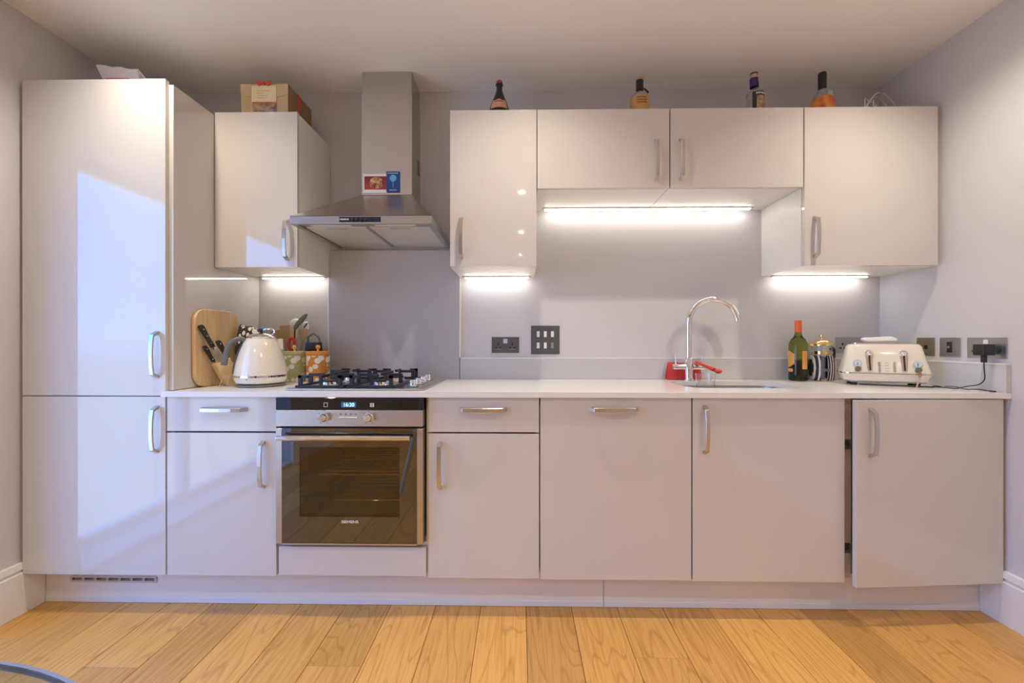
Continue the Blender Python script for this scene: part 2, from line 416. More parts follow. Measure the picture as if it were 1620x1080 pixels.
def door(parent, name, x0, x1, z0, z1, yf=DF, h=None, hz=False):
    d = obj(name, B(x0, x1, yf, yf + DT, z0, z1, .0012, 2), 'gloss', parent)
    if h: handle(d, h[0], yf, h[1], hz)
    return d
def carcass(parent, x0, x1, z0=ZB + .002, z1=.8795, yf=-.583, yb=-.03, top=False, mt='carcass'):
    bm = nb(); w = .016
    box(bm, x0, x0 + w, yf, yb, z0, z1); box(bm, x1 - w, x1, yf, yb, z0, z1)
    box(bm, x0 + w, x1 - w, yf, yb, z0, z0 + w); box(bm, x0 + w, x1 - w, yb - .008, yb, z0 + w, z1)
    if top: box(bm, x0 + w, x1 - w, yf, yb - .008, z1 - w, z1)
    return obj('carcass', bm, mt, parent)
def unit(name, label, cat, x, y=-.3, z=ZB, group=None): return thing(name, label, cat, (x, y, z), group)

t = unit('tall_fridge_cabinet', 'tall gloss white fridge housing with two stacked doors beside the left wall', 'cabinet', -1.87)
obj('carcass', B(-2.170, -1.5835, -.582, -.03, ZB + .002, 2.150), 'carcass', t)
obj('side_panel', B(-1.5825, -1.5635, -.586, -.002, .9065, 2.151, .001), 'gloss', t)
obj('filler_strip', B(-2.1885, -2.1715, -.572, -.552, .207, 2.148), 'edge', t)
door(t, 'upper_door', -2.1715, -1.5825, .8865, 2.1655, h=(-1.617, 1.0526))
door(t, 'lower_door', -2.1715, -1.5825, ZB - .001, .8825, h=(-1.617, .7515))

t = unit('base_cabinet', 'gloss white base cabinet with drawer and bluish door, between fridge housing and oven', 'cabinet', -1.354)
carcass(t, -1.5775, -1.1305, top=True)
door(t, 'drawer_front', -1.5765, -1.1315, .7440, ZD, h=(-1.342, .8325), hz=True)
door(t, 'door', -1.5765, -1.1315, ZB, .7375, h=(-1.183, .612))

t = unit('oven_cabinet', 'gloss white oven housing with a low plain panel under the oven', 'cabinet', -.826)
bm = nb(); box(bm, -1.1295, -1.1255, -.583, -.03, ZB + .002, .8795); box(bm, -.5295, -.523, -.583, -.03, ZB + .002, .8795); box(bm, -1.1255, -.5295, -.583, -.03, .283, .296)
obj('carcass', bm, 'edge', t)
obj('lower_panel', B(-1.1215, -.5275, DF, DF + DT, ZB + .004, .2822, .0012, 2), 'gloss', t)

t = unit('base_cabinet', 'gloss white base cabinet with drawer and door, between the oven and the dishwasher', 'cabinet', -.298)
carcass(t, -.5215, -.0745, top=True)
door(t, 'drawer_front', -.5190, -.0760, .7440, ZD, h=(-.2985, .835), hz=True)
door(t, 'door', -.5190, -.0760, ZB - .002, .7375, h=(-.471, .6115))

t = unit('integrated_dishwasher', 'wide gloss white dishwasher front with one horizontal handle at the top', 'dishwasher', .228)
obj('body', B(-.0715, .5265, -.582, -.03, ZB + .002, .872), 'carcass', t)
door(t, 'door', -.0705, .5258, ZB - .004, ZD, h=(.2196, .837), hz=True)

t = unit('sink_cabinet', 'gloss white sink base cabinet with a closed door and upright handle on its left', 'cabinet', .828)
carcass(t, .5290, 1.1275)
door(t, 'door', .5318, 1.1257, ZB - .006, ZD, h=(.578, .758))

t = unit('corner_base_cabinet', 'gloss white base cabinet with its door standing ajar beside the right wall', 'cabinet', 1.43)
carcass(t, 1.1290, 1.7340)
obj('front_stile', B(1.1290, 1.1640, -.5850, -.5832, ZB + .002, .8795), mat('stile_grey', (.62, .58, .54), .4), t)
obj('filler_strip', B(1.7350, 1.7547, -.578, -.56, .207, .8795), 'edge', t)
for z in (.697, .286):
    hg = obj('hinge_plate', B(1.1300, 1.1600, -.5875, -.5852, z - .020, z + .020, .0005), 'nickel', t)
    obj('screw_cap', cyl(nb(), (1.1440, -.5876, z), (1.1440, -.5905, z), .010), 'darkgrey', hg)
HX, HY = 1.7365, -.584
d = obj('door', B(1.1365, HX, DF, DF + DT, ZB - .004, ZD - .002, .0012, 2), 'gloss', t, origin=(HX, HY, .52))
h = handle(d, 1.192, DF, .756)
d.rotation_euler = (0, 0, R(3.9)); d.location = Vector((HX, HY, .52)) - ORG[t] + Vector((0, -.0008, 0))

# wall units
def wall_unit(label, x0, x1, z0, doors, filler=None):
    t = thing('wall_cabinet', label, 'cabinet', ((x0 + x1) / 2, -.17, z0), 'high gloss white wall cabinets')
    obj('carcass', B(x0 + .001, x1 - .001, -.3295, -.0015, z0, WT - .006, .001), 'carcass' if not filler else 'carcass', t)
    for a, b_, h in doors: door(t, 'door', a, b_, z0 - .002 if z0 > 1.6 else z0, WT, WF, h)
    if filler: obj('filler_strip', B(filler[0], filler[1], -.318, -.002, z0, WT - .012), 'edge', t)
    return t
wall_unit('single gloss white wall cabinet between the tall fridge housing and the cooker hood', -1.5620, -1.1745, WB, [(-1.5605, -1.1765, (-1.2228, 1.5726))])
wall_unit('narrow gloss white wall cabinet just right of the cooker hood', -.4735, -.0745, WB, [(-.4715, -.0760, (-.4195, 1.579))])
wall_unit('short gloss white wall cabinet above the sink lighting, handle beside its right edge', -.0735, .5285, WM, [(-.0726, .5270, (.4655, 1.929))])
wall_unit('short gloss white wall cabinet above the sink lighting, handle beside its left edge', .5295, 1.1295, WM, [(.5320, 1.1280, (.578, 1.929))])
wall_unit('wide gloss white wall cabinet next to the right wall', 1.1305, 1.7285, WB, [(1.1335, 1.7270, (1.1785, 1.576))], (1.7290, 1.7552))

# LED strips under the wall units
def led(label, x0, x1, z):
    t = thing('led_strip_light', label, 'strip light', ((x0 + x1) / 2, -.045, z), 'under-cabinet strip lights')
    obj('housing', B(x0 - .014, x1 + .014, -.058, -.030, z - .006, z - .0004, .001), 'nickel', t)
    obj('diffuser', B(x0, x1, -.055, -.033, z - .0105, z - .0062, .001), 'led', t, label='glowing white diffuser')
led('lit strip light under the wall cabinet beside the fridge housing', -1.515, -1.195, WB)
led('lit strip light under the narrow wall cabinet right of the hood', -.440, -.105, WB)
led('long lit strip light under the short wall cabinets above the sink', -.020, 1.050, WM)
led('lit strip light under the wide wall cabinet by the right wall', 1.175, 1.650, WB)

# plinth
t = thing('plinth_panel', 'white gloss plinth with a ventilation grille under the fridge housing', 'plinth', (-.98, -.51, .0))
bm = nb(); PY = -.5176; x0, x1 = -2.168, .1955; gx0, gx1, gz0, gz1 = -2.058, -1.694, .0915, .1035
box(bm, x0, gx0, PY, PY + .016, .001, ZB - .006); box(bm, gx1, x1, PY, PY + .016, .001, ZB - .006)
box(bm, gx0, gx1, PY, PY + .016, .001, gz0); box(bm, gx0, gx1, PY, PY + .016, gz1, ZB - .006)
obj('board', bm, 'plinth', t); obj('floor_seal', B(x0, x1, PY - .004, PY - .0003, .001, .024, .0008), 'seal', t)
bm = nb(); box(bm, gx0 - .004, gx1 + .004, PY - .003, PY - .0004, gz1, gz1 + .008); box(bm, gx0 - .004, gx1 + .004, PY - .003, PY - .0004, gz0 - .008, gz0)
g = obj('vent_grille', bm, mat('grille_beige', (.56, .51, .45), .4), t, label='beige slotted ventilation grille')
for i in range(8):
    xx = gx0 + (gx1 - gx0) * i / 7; obj('slat', B(xx - .006, xx + .006, PY - .003, PY + .004, gz0, gz1, .0005), 'steel_p', g)
obj('duct', B(gx0 - .01, gx1 + .01, PY + .0165, PY + .02, gz0 - .01, gz1 + .01), 'black', g)
t = thing('plinth_panel', 'plain white gloss plinth under the dishwasher, sink and corner cabinets', 'plinth', (.97, -.51, .0))
obj('board', B(.1975, 1.7345, PY, PY + .016, .001, ZB - .006), 'plinth', t); obj('floor_seal', B(.1975, 1.7345, PY - .004, PY - .0003, .001, .024, .0008), 'seal', t)

# worktop with sink cut-out
def plate_with_hole(outer, inner, z0, z1):
    t = bmesh.new(); es = []
    for loop in (outer, inner):
        v = [t.verts.new((x, y, z1)) for x, y in loop]
        es += [t.edges.new((v[i], v[(i + 1) % len(v)])) for i in range(len(v))]
    bmesh.ops.triangle_fill(t, use_beauty=True, use_dissolve=False, edges=es)
    g = bmesh.ops.extrude_face_region(t, geom=t.faces[:])
    bmesh.ops.translate(t, vec=(0, 0, z0 - z1), verts=[v for v in g['geom'] if isinstance(v, bmesh.types.BMVert)])
    bmesh.ops.recalc_face_normals(t, faces=t.faces); return t
SX0, SX1, SY0, SY1 = .585, 1.096, -.445, -.128
hole = rrect(SX0, SX1, SY0, SY1, .085)
outer = [(-1.5900, -.6176), (XR - .001, -.6176), (XR - .001, -.0015), (-1.5625, -.0015), (-1.5625, -.588), (-1.5818, -.588), (-1.5818, -.6045), (-1.5900, -.6045)]
wt = obj('worktop', plate_with_hole(outer, hole, .8835, ZW), 'worktop', None)
tag(wt, 'long white quartz worktop with an undermount sink cut-out', 'worktop')
# upstands and hob splashback
u = obj('upstand', B(-1.5600, -1.1815, -.0185, -.001, ZW + .0005, 1.013, .0008), 'upstand'); tag(u, 'low grey upstand behind the kettle and canisters', 'upstand')
obj('lit_top_strip', B(-1.5600, -1.1815, -.0195, -.001, 1.0133, 1.0195, .0005), 'trim', u, label='white strip drawn for the LED-lit edge')  # white strip added so the upstand top reads as lit by the LEDs
bm = prism(nb(), [(-.4710, -.0185), (XR - .0195, -.0185), (XR - .0195, -.6150), (XR - .001, -.6150), (XR - .001, -.001), (-.4710, -.001)], 'z', ZW + .0005, 1.013, .0008)
u = obj('upstand', bm, 'upstand'); tag(u, 'low grey upstand running from the hob to the end of the right wall', 'upstand')
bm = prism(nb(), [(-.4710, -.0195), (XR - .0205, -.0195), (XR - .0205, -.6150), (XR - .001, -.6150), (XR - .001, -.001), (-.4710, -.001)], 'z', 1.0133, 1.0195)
obj('lit_top_strip', bm, 'trim', u, label='white strip drawn for the LED-lit edge')
t = thing('hob_splashback', 'grey glossy splashback panel between hob and cooker hood', 'splashback', (-.826, -.01, ZW))
obj('panel', B(-1.1744, -.4746, -.0185, -.001, ZW + .0005, 1.592, .0006), 'splash', t)
obj('lit_side_strip', B(-1.1812, -1.1745, -.0215, -.001, 1.0200, WB - .001), 'trim', t); obj('lit_side_strip', B(-.4744, -.4675, -.0215, -.001, 1.0200, WB - .001), 'trim', t)  # white strips added to draw the bright LED-lit panel edges

# ================================================================ OVEN
t = thing('built_in_oven', 'steel and black glass built-in oven with a bar handle', 'oven', (-.826, -.35, .297))
OX0, OX1, OF = -1.1222, -.5352, -.6236
bm = nb(); cx0, cx1, cz0, cz1 = OX0 + .05, OX1 - .05, .335, .715
box(bm, OX0 + .01, cx0, -.582, -.06, .2975, .877); box(bm, cx1, OX1 - .01, -.582, -.06, .2975, .877)
box(bm, cx0, cx1, -.582, -.06, .2975, cz0); box(bm, cx0, cx1, -.582, -.06, cz1, .877); box(bm, cx0, cx1, -.10, -.06, cz0, cz1)
obj('cavity', bm, mat('oven_enamel', (.30, .26, .20), .35), t)
cp = obj('display_panel', B(OX0, OX1, OF, -.584, .8345, .8822, .001), 'blackglass', t)
ds = obj('display', B(-.8600, -.8010, OF - .0009, OF - .0003, .8445, .8655), mat('display_blue', (.02, .09, .22), .3, emit=(.03, .20, .50), es=.25), cp, label='lit blue clock display reading 16:20')
text('clock_digits', '16:20', .0205, (-.8300, OF - .0012, .8545), mat('digit_glow', (.6, .85, 1), .4, emit=(.45, .8, 1), es=1.6), ds)
ic = M['white']
for sx in (-.922, -.737):
    bm = nb()
    if sx < -.85:
        for a, b_, c, d_ in ((-.008, .008, .007, .0085), (-.008, .008, -.0085, -.007), (-.008, -.0065, -.0085, .0085), (.0065, .008, -.0085, .0085)): box(bm, sx + a, sx + b_, OF - .0008, OF - .0003, .8545 + c, .8545 + d_)
    else:
        for a in (-.008, -.002, .004): box(bm, sx + a, sx + a + .0035, OF - .0008, OF - .0003, .846, .862)
    obj('icon', bm, ic, cp)
kp = obj('control_panel', B(OX0, OX1, OF, -.584, .7685, .8335, .001), 'steel_h', t)
for kx in (-.928, -.749):
    kn = obj('knob', lathe(nb(), [(0, 0), (.0185, 0), (.0185, .004), (.0160, .006), (.0150, .021), (.0125, .024), (0, .024)], seg=28), 'chrome', kp, True, origin=(0, 0, 0))
    kn.rotation_euler = (R(90), 0, 0); kn.location = Vector((kx, OF - .0003, .8045)) - ORG[kp]; ORG[kn] = Vector((0, 0, 0))
    obj('pointer', B(-.0018, .0018, -.013, .004, .0236, .0256), 'nickel', kn)
    bm = nb()
    for a in range(-150, 151, 50):
        xx, zz = kx + .0265 * math.sin(R(a)), .8045 + .0265 * math.cos(R(a)); box(bm, xx - .0018, xx + .0018, OF - .0006, OF - .0002, zz - .0018, zz + .0018)
    obj('dial_marks', bm, 'rubber', kp)
bm = nb()
for xx in (-.862, -.842, -.822, -.802): box(bm, xx - .003, xx + .003, OF - .0006, OF - .0002, .815, .820)
obj('button_marks', bm, 'rubber', kp)
bt = obj('button_bar', B(-.870, -.796, OF - .0025, OF - .0002, .7990, .8060, .0008), 'steel_p', kp)
# door: steel stiles, black glass surround, tinted window
DZ0, DZ1, DO = .3020, .7610, -.6236
gx0, gx1 = OX0 + .024, OX1 - .024
wx0, wx1, wz0, wz1 = -1.028, -.628, .4100, .6870
bm = nb(); box(bm, gx0 + .0004, wx0, DO + .002, -.590, DZ0, DZ1); box(bm, wx1, gx1 - .0004, DO + .002, -.590, DZ0, DZ1)
box(bm, wx0, wx1, DO + .002, -.590, DZ0, wz0); box(bm, wx0, wx1, DO + .002, -.590, wz1, DZ1)
M['browngls'] = mat('smoked_glass', (.018, .011, .006), .02, spec=1.0, ior=1.75)
d = obj('oven_door', bm, 'browngls', t)
for a, b_ in ((OX0, gx0), (gx1, OX1)): obj('side_trim', B(a, b_, DO, -.584, DZ0, DZ1, .001), 'steel_h', d, label='steel side trim')
obj('window_pane', B(wx0, wx1, DO + .002, DO + .006, wz0, wz1), 'ovenglass', d, label='tinted oven window')
obj('bottom_rail', B(gx0, gx1, DO - .001, DO + .0015, DZ0 - .003, DZ0 + .003), 'steel_h', d)
bm = prism(nb(), [(-.668, .727), (-.662, .7205), (-.645, .7205), (-.640, .724), (-.640, .736), (-.645, .7395), (-.662, .7395), (-.668, .735)], 'x', -1.0985, -.5785, .0012)
hd = obj('handle', bm, 'chrome', d, label='polished steel bar handle')
for xx in (-1.075, -.600): obj('handle_mount', B(xx - .011, xx + .011, -.641, DO, .7240, .7365, .002), 'black', hd)
text('lettering', 'SIEMENS', .0145, (-.826, DO + .0012, .3900), 'white', d, squash=1.25, bold=True)
for z in (.455, .560):
    rk = nb()
    for y in [-.56 + .045 * i for i in range(10)]: cyl(rk, (cx0 + .002, y, z), (cx1 - .002, y, z), .0022, 6)
    for xx in (cx0 + .006, -.826, cx1 - .006): cyl(rk, (xx, -.56, z - .004), (xx, -.15, z - .004), .0025, 6)
    obj('wire_shelf', rk, 'chrome', t)

# ================================================================ HOB
t = thing('gas_hob', 'stainless steel gas hob with dark cast-iron pan supports and side knobs', 'hob', (-.826, -.32, ZW + .0005))
HX0, HX1, HY0, HY1 = -1.1123, -.5406, -.578, -.070; hz = ZW + .0085
obj('hob_plate', prism(nb(), rrect(HX0, HX1, HY0, HY1, .012, 4), 'z', ZW + .0006, hz, .002), 'steel_p', t)
burn = [(-.985, -.435, .038), (-.985, -.215, .030), (-.765, -.435, .030), (-.765, -.215, .046)]
for bx, by, r in burn:
    b_ = obj('burner', lathe(nb(), [(0, hz + .0003), (r + .014, hz + .0003), (r + .014, hz + .003), (r + .002, hz + .006), (r, hz + .016), (0, hz + .016)], bx, by), 'chrome', t, True)
    obj('burner_cap', lathe(nb(), [(0, hz + .0165), (r - .003, hz + .0165), (r - .002, hz + .022), (r - .008, hz + .025), (0, hz + .025)], bx, by), 'iron', b_, True)
for gx0_, gx1_ in ((-1.082, -.880), (-.868, -.666)):
    bm = nb(); g0, g1 = -.552, -.098; th = .0055; zt_ = hz + .052; zb_ = hz + .040
    cxm = (gx0_ + gx1_) / 2
    box(bm, gx0_, gx1_, g0, g0 + .010, hz + .0005, hz + .010); box(bm, gx0_, gx1_, g1 - .010, g1, hz + .0005, hz + .010)
    box(bm, gx0_, gx0_ + .010, g0 + .01, g1 - .01, hz + .0005, hz + .010); box(bm, gx1_ - .010, gx1_, g0 + .01, g1 - .01, hz + .0005, hz + .010)
    for by in (-.435, -.215):
        for sx, xx in ((1, gx0_), (-1, gx1_)):
            a = xx + sx * .001; tip = cxm - sx * .030
            box(bm, min(a, a + sx * .016), max(a, a + sx * .016), by - th, by + th, hz + .010, zt_)
            box(bm, min(a + sx * .016, tip), max(a + sx * .016, tip), by - th, by + th, zb_, zt_)
        for yy, s in ((by - .108, 1), (by + .108, -1)):
            yy = max(min(yy, g1 - .003), g0 + .003)
            box(bm, cxm - th, cxm + th, min(yy, yy + s * .014), max(yy, yy + s * .014), hz + .0105, zt_)
            box(bm, cxm - th, cxm + th, min(yy + s * .014, by - s * .030), max(yy + s * .014, by - s * .030), zb_, zt_)
    for yy in (g0 + .001, g1 - .013):
        for a, b2 in ((gx0_ + .012, cxm - .05), (cxm + .05, gx1_ - .012)):
            s0 = a if a < cxm - .06 else b2 - .014
            box(bm, s0, s0 + .014, yy, yy + .012, hz + .0105, zt_); box(bm, min(a, s0), max(b2, s0 + .014), yy, yy + .012, zb_, zt_)
    obj('pan_support', bm, 'iron', t, label='dark cast-iron pan support')
for yy in (-.500, -.400, -.300, -.200):
    k = obj('knob', lathe(nb(), [(0, hz + .0003), (.020, hz + .0003), (.020, hz + .004), (.0155, hz + .006), (.0140, hz + .026), (.0120, hz + .029), (0, hz + .029)], -.605, yy, 24), 'chrome', t, True)
    obj('skirt', lathe(nb(), [(.0205, hz + .0002), (.0235, hz + .0002), (.0235, hz + .002), (.0205, hz + .002)], -.605, yy, 24, close=False), 'black', k)

# ================================================================ COOKER HOOD
t = thing('cooker_hood', 'stainless steel chimney cooker hood above the hob', 'cooker hood', (-.829, -.25, 1.600))
CX0, CX1, CYF, CZ = -.9410, -.6880, -.182, 1.834
hx0, hx1, hyf, hz0, hz1 = -1.1310, -.5260, -.502, 1.605, 1.639
bm = nb()
def quad(*p): bm.faces.new([bm.verts.new(q) for q in p])
yb = -.0015
a0, a1, a2, a3 = (hx0, hyf, hz1), (hx1, hyf, hz1), (hx1, yb, hz1), (hx0, yb, hz1)
c0, c1, c2, c3 = (CX0, CYF, CZ), (CX1, CYF, CZ), (CX1, yb, CZ), (CX0, yb, CZ)
quad(a0, a1, c1, c0); quad(a1, a2, c2, c1); quad(a3, a0, c0, c3); quad(a2, a3, c3, c2); quad(c0, c1, c2, c3); quad(a3, a2, a1, a0)
bmesh.ops.remove_doubles(bm, verts=bm.verts, dist=1e-5); bmesh.ops.recalc_face_normals(bm, faces=bm.faces)
can = obj('canopy', bm, 'steel_h', t)
bm = nb(); w = .022
box(bm, hx0, hx1, hyf, hyf + w, hz0, hz1 - .0003, .0015); box(bm, hx0, hx0 + w, hyf + w, yb, hz0, hz1 - .0003, .0015)
box(bm, hx1 - w, hx1, hyf + w, yb, hz0, hz1 - .0003, .0015); box(bm, hx0 + w, hx1 - w, yb - .014, yb, hz0, hz1 - .0003)
obj('rim', bm, 'steel_h', can)
xm = (hx0 + hx1) / 2
bm = nb(); box(bm, hx0 + w, hx1 - w, hyf + w, hyf + .085, hz0 + .010, hz0 + .018)
und = obj('front_underside', bm, 'steel_p', t)
for a in (hx0 + .06, xm + .04):
    obj('lamp_lens', B(a, a + .18, hyf + w + .018, hyf + .070, hz0 + .0075, hz0 + .0098, .001), 'white', und)
for a, b_ in ((hx0 + w + .004, xm - .008), (xm + .008, hx1 - w - .004)):
    f = obj('grease_filter', B(a, b_, hyf + .088, yb - .018, hz0 + .006, hz0 + .014, .001), 'filter', t, label='pale metal mesh grease filter')
    obj('catch', B((a + b_) / 2 - .045, (a + b_) / 2 + .045, hyf + .092, hyf + .108, hz0 + .003, hz0 + .0058, .001), 'nickel', f)
obj('filter_divider', B(xm - .0075, xm + .0075, hyf + .086, yb - .016, hz0 + .004, hz0 + .016), 'steel_p', t)
cpn = obj('control_panel', B(-.9180, -.7420, hyf - .0022, hyf - .0002, 1.6115, 1.6335, .0006), mat('panel_navy', (.012, .02, .05), .25), t)
text('lettering', 'SIEMENS', .0095, (-.896, hyf - .0025, 1.6225), 'white', cpn, squash=1.1, bold=True)
for i in range(4):
    bx = -.862 + i * .0185
    k = obj('button', cyl(nb(), (bx, hyf - .0023, 1.6225), (bx, hyf - .0065, 1.6225), .0070, 16), 'black', cpn)
obj('chimney', B(CX0, CX1, CYF, yb, CZ + .0003, 2.340, .0012), 'steel_chim', t)
duct = obj('upper_chimney', B(CX0 + .003, CX1 - .003, CYF + .003, yb, 2.3405, ZC - .001, .0008), 'steel_chim', t)
bm = nb()
for i in range(6): box(bm, CX1 + .0002, CX1 + .0012, -.060, -.022, 1.985 + i * .013, 1.990 + i * .013)
obj('vent_slots', bm, 'black', t)
# cards stuck on the chimney
def pic(name, c1, c2, sc): return noise_col(mat(name, rough=.35), c1, c2, sc, None, .4, .6, detail=6)
t = thing('postcard', 'landscape postcard with white border and red picture on the hood chimney', 'postcard', (-.873, CYF, 1.845))
obj('card_sheet', B(-.9330, -.8130, CYF - .0022, CYF - .0012, 1.8445, 1.9385), 'paper', t)
mp_ = pic('red_picture', (.22, .015, .012), (.42, .06, .03), 14)
pc = obj('picture', B(-.9250, -.8130, CYF - .0028, CYF - .0023, 1.8600, 1.9260), mp_, t)
obj('picture_centre', prism(nb(), rrect(-.897, -.835, 1.866, 1.921, .022), 'y', CYF - .0033, CYF - .0029), pic('picture_detail', (.70, .50, .22), (.25, .03, .03), 45), pc)
t = thing('flyer', 'upright blue flyer with a pale glass motif on the hood chimney', 'flyer', (-.781, CYF - .004, 1.845))
obj('card_sheet', B(-.8145, -.7480, CYF - .0050, CYF - .0040, 1.8465, 1.9490), mat('flyer_blue', (.010, .06, .27), .35), t)
bm = prism(nb(), [(-.797 + .016 + .017 * math.cos(R(a)), 1.9155 + .017 * math.sin(R(a))) for a in range(0, 360, 20)], 'y', CYF - .0057, CYF - .0051)
box(bm, -.7825, -.7795, CYF - .0057, CYF - .0051, 1.868, 1.9005)
obj('glass_motif', bm, mat('motif_cyan', (.12, .45, .72), .4), t)
bm = nb()
for a, b_, z in ((-.808, -.755, 1.940), (-.800, -.762, 1.8565)):
    n = 8
    for i in range(n): box(bm, a + (b_ - a) * i / n, a + (b_ - a) * (i + .7) / n, CYF - .0057, CYF - .0051, z - .0022, z + .0022)
obj('lettering', bm, mat('flyer_print', (.45, .60, .80), .4), t)

# ================================================================ SINK AND TAP
t = thing('undermount_sink', 'stainless steel undermount sink bowl set in the white worktop', 'sink', (.86, -.287, .73))
def bowl(loops):
    b = bmesh.new(); V = [[b.verts.new((x, y, z)) for x, y in lp] for lp, z in loops]
    for p, q in zip(V, V[1:]):
        n = len(p)
        for i in range(n): b.faces.new((p[i], p[(i + 1) % n], q[(i + 1) % n], q[i]))
    b.faces.new(V[-1]); bmesh.ops.recalc_face_normals(b, faces=b.faces); bmesh.ops.reverse_faces(b, faces=b.faces); return b
e = .004
b = bowl([(rrect(SX0 - .015, SX1 + .015, SY0 - .015, SY1 + .015, .09), .8825), (rrect(SX0 - e, SX1 + e, SY0 - e, SY1 + e, .088), .8825), (rrect(SX0 - e + .004, SX1 + e - .004, SY0 - e + .004, SY1 + e - .004, .085), .77), (rrect(SX0 + .015, SX1 - .015, SY0 + .015, SY1 - .015, .08), .742), (rrect(SX0 + .04, SX1 - .04, SY0 + .04, SY1 - .04, .06), .7375)])
obj('bowl', b, 'sink', t, True)
obj('drain', lathe(nb(), [(0, .7385), (.040, .7385), (.043, .7400), (.036, .7415), (0, .7400)], .88, -.28), 'chrome', t, True)
t = thing('mixer_tap', 'tall chrome swan-neck mixer tap with two levers behind the sink', 'tap', (.718, -.082, ZW))
tx, ty = .718, -.082
obj('body', lathe(nb(), [(0, ZW + .0005), (.0255, ZW + .0005), (.0255, ZW + .006), (.0215, ZW + .010), (.0205, ZW + .105), (.0160, ZW + .112), (.0135, ZW + .118), (0, ZW + .118)], tx, ty), 'chrome', t, True)
rr, zc_ = .120, 1.202
pts = [(tx, ty, ZW + .11), (tx, ty, 1.05), (tx, ty, 1.15)] + [(tx + rr - rr * math.cos(R(a)), ty - .02 * (a / 170), zc_ + rr * math.sin(R(a))) for a in range(0, 171, 12)]
pts += [(pts[-1][0] + .002, pts[-1][1], pts[-1][2] - .012)]
obj('spout', tube(nb(), pts, .0145, 16), 'chrome', t, True)
obj('aerator', cyl(nb(), (pts[-1][0], pts[-1][1], pts[-1][2] + .006), (pts[-1][0] + .0005, pts[-1][1], pts[-1][2] - .006), 0.0158, 16), 'chrome', t, True)
for s in (-1, 1):
    v = obj('valve_arm', cyl(nb(), (tx + s * .018, ty, .9745), (tx + s * .080, ty, .9745), .0145, 18), 'chrome', t, True)
    obj('end_ring', cyl(nb(), (tx + s * .080, ty, .9745), (tx + s * .0825, ty, .9745), .0125, 18), 'nickel', v, True)
    obj('lever', cyl(nb(), (tx + s * .066, ty, .986), (tx + s * .068, ty - .004, 1.037), .0038, 10, .0032), 'chrome', v, True)

# ================================================================ SOCKETS AND SWITCHES
def sock_holes(bm, cx, zc, f):
    # UK socket apertures as dark insets: f(x, z, half_w, half_h) adds one
    f(bm, cx, zc + .0125, .0042, .0058); f(bm, cx - .0115, zc - .0085, .0062, .0036); f(bm, cx + .0115, zc - .0085, .0062, .0036)
t = thing('double_socket', 'dark grey double power socket on the wall left of the switch grid', 'socket', (-.2294, -.005, 1.045))
pl = obj('plate', B(-.3025, -.1563, -.0060, -.0008, 1.0440, 1.1290, .0012), 'darkgrey', t)
for cx in (-.2670, -.1918):
    bm = nb(); f = lambda b, x, z, w, h: box(b, x - w, x + w, -.0068, -.0061, z - h, z + h, .0003); sock_holes(bm, cx, 1.0790, f); obj('pin_holes', bm, 'black', t)
    rim = nb(); box(rim, cx - .020, cx + .020, -.0064, -.0061, 1.0640, 1.0650); obj('rim_line', rim, 'white', t)
obj('switch_rocker', B(-.2405, -.2180, -.0090, -.0061, 1.0950, 1.1190, .001), mat('rocker_pale', (.55, .60, .68), .3), t)
t = thing('switch_grid', 'square dark grey grid plate with white rocker switches', 'switch plate', (-.0156, -.005, 1.038))
obj('plate', B(-.0915, .0610, -.0065, -.0008, 1.0370, 1.1895, .0012), 'darkgrey', t)
for i, cx in enumerate((-.0535, -.0155, .0225)):
    for j, cz in enumerate((1.1440, 1.0835)):
        dark = (i == 2 and j == 1)
        obj('rocker', B(cx - .0075, cx + .0075, -.0105, -.0066, cz - .0155, cz + .0155, .0012), 'steel_p' if dark else 'white', t, label='grey blank module' if dark else None)
t = thing('double_socket', 'steel double power socket on the back wall behind the toaster', 'socket', (1.594, -.005, 1.045))
obj('plate', B(1.5210, 1.6670, -.0060, -.0008, 1.0440, 1.1290, .0012), 'steel_p', t)
for cx in (1.5565, 1.6315):
    bm = nb(); sock_holes(bm, cx, 1.0790, f); obj('pin_holes', bm, 'black', t)
fx = lambda b, y, z, w, h: box(b, XR - .0068, XR - .0061, y - w, y + w, z - h, z + h, .0003)
t = thing('telephone_socket', 'bronze-toned square outlet plate with a tiny black port, beside the toaster', 'socket', (XR - .005, -.263, 1.038))
obj('plate', B(XR - .0060, XR - .0008, -.3070, -.2190, 1.0380, 1.1235, .0012), brushed('bronze_plate', (.46, .40, .30), (1, 1, 30), .3), t)
bm = nb(); fx(bm, -.267, 1.0790, .0085, .0095); obj('port', bm, 'black', t)
t = thing('aerial_socket', 'square steel outlet plate with a tall black centre and round aerial port', 'socket', (XR - .005, -.378, 1.038))
obj('plate', B(XR - .0060, XR - .0008, -.4240, -.3330, 1.0370, 1.1225, .0012), 'steel_p', t)
bm = nb(); fx(bm, -.379, 1.0800, .0120, .0235); it = obj('insert', bm, 'black', t)
obj('aerial_port', cyl(nb(), (XR - .0066, -.379, 1.0800), (XR - .0120, -.379, 1.0800), .0058, 16), 'nickel', it)
t = thing('double_socket', 'steel double power socket with a black charger plugged in', 'socket', (XR - .005, -.528, 1.038))
obj('plate', B(XR - .0060, XR - .0008, -.6040, -.4530, 1.0365, 1.1215, .0012), 'steel_p', t)
for cy_ in (-.4910, -.5660):
    bm = nb(); sock_holes(bm, cy_, 1.0740, fx); obj('pin_holes', bm, 'black', t)
obj('switch_rocker', B(XR - .0090, XR - .0061, -.5390, -.5200, 1.0900, 1.1120, .001), 'white', t)
t = thing('charger_plug', 'black charger plugged into the steel socket with a cable hanging down', 'charger', (XR - .04, -.566, 1.055))
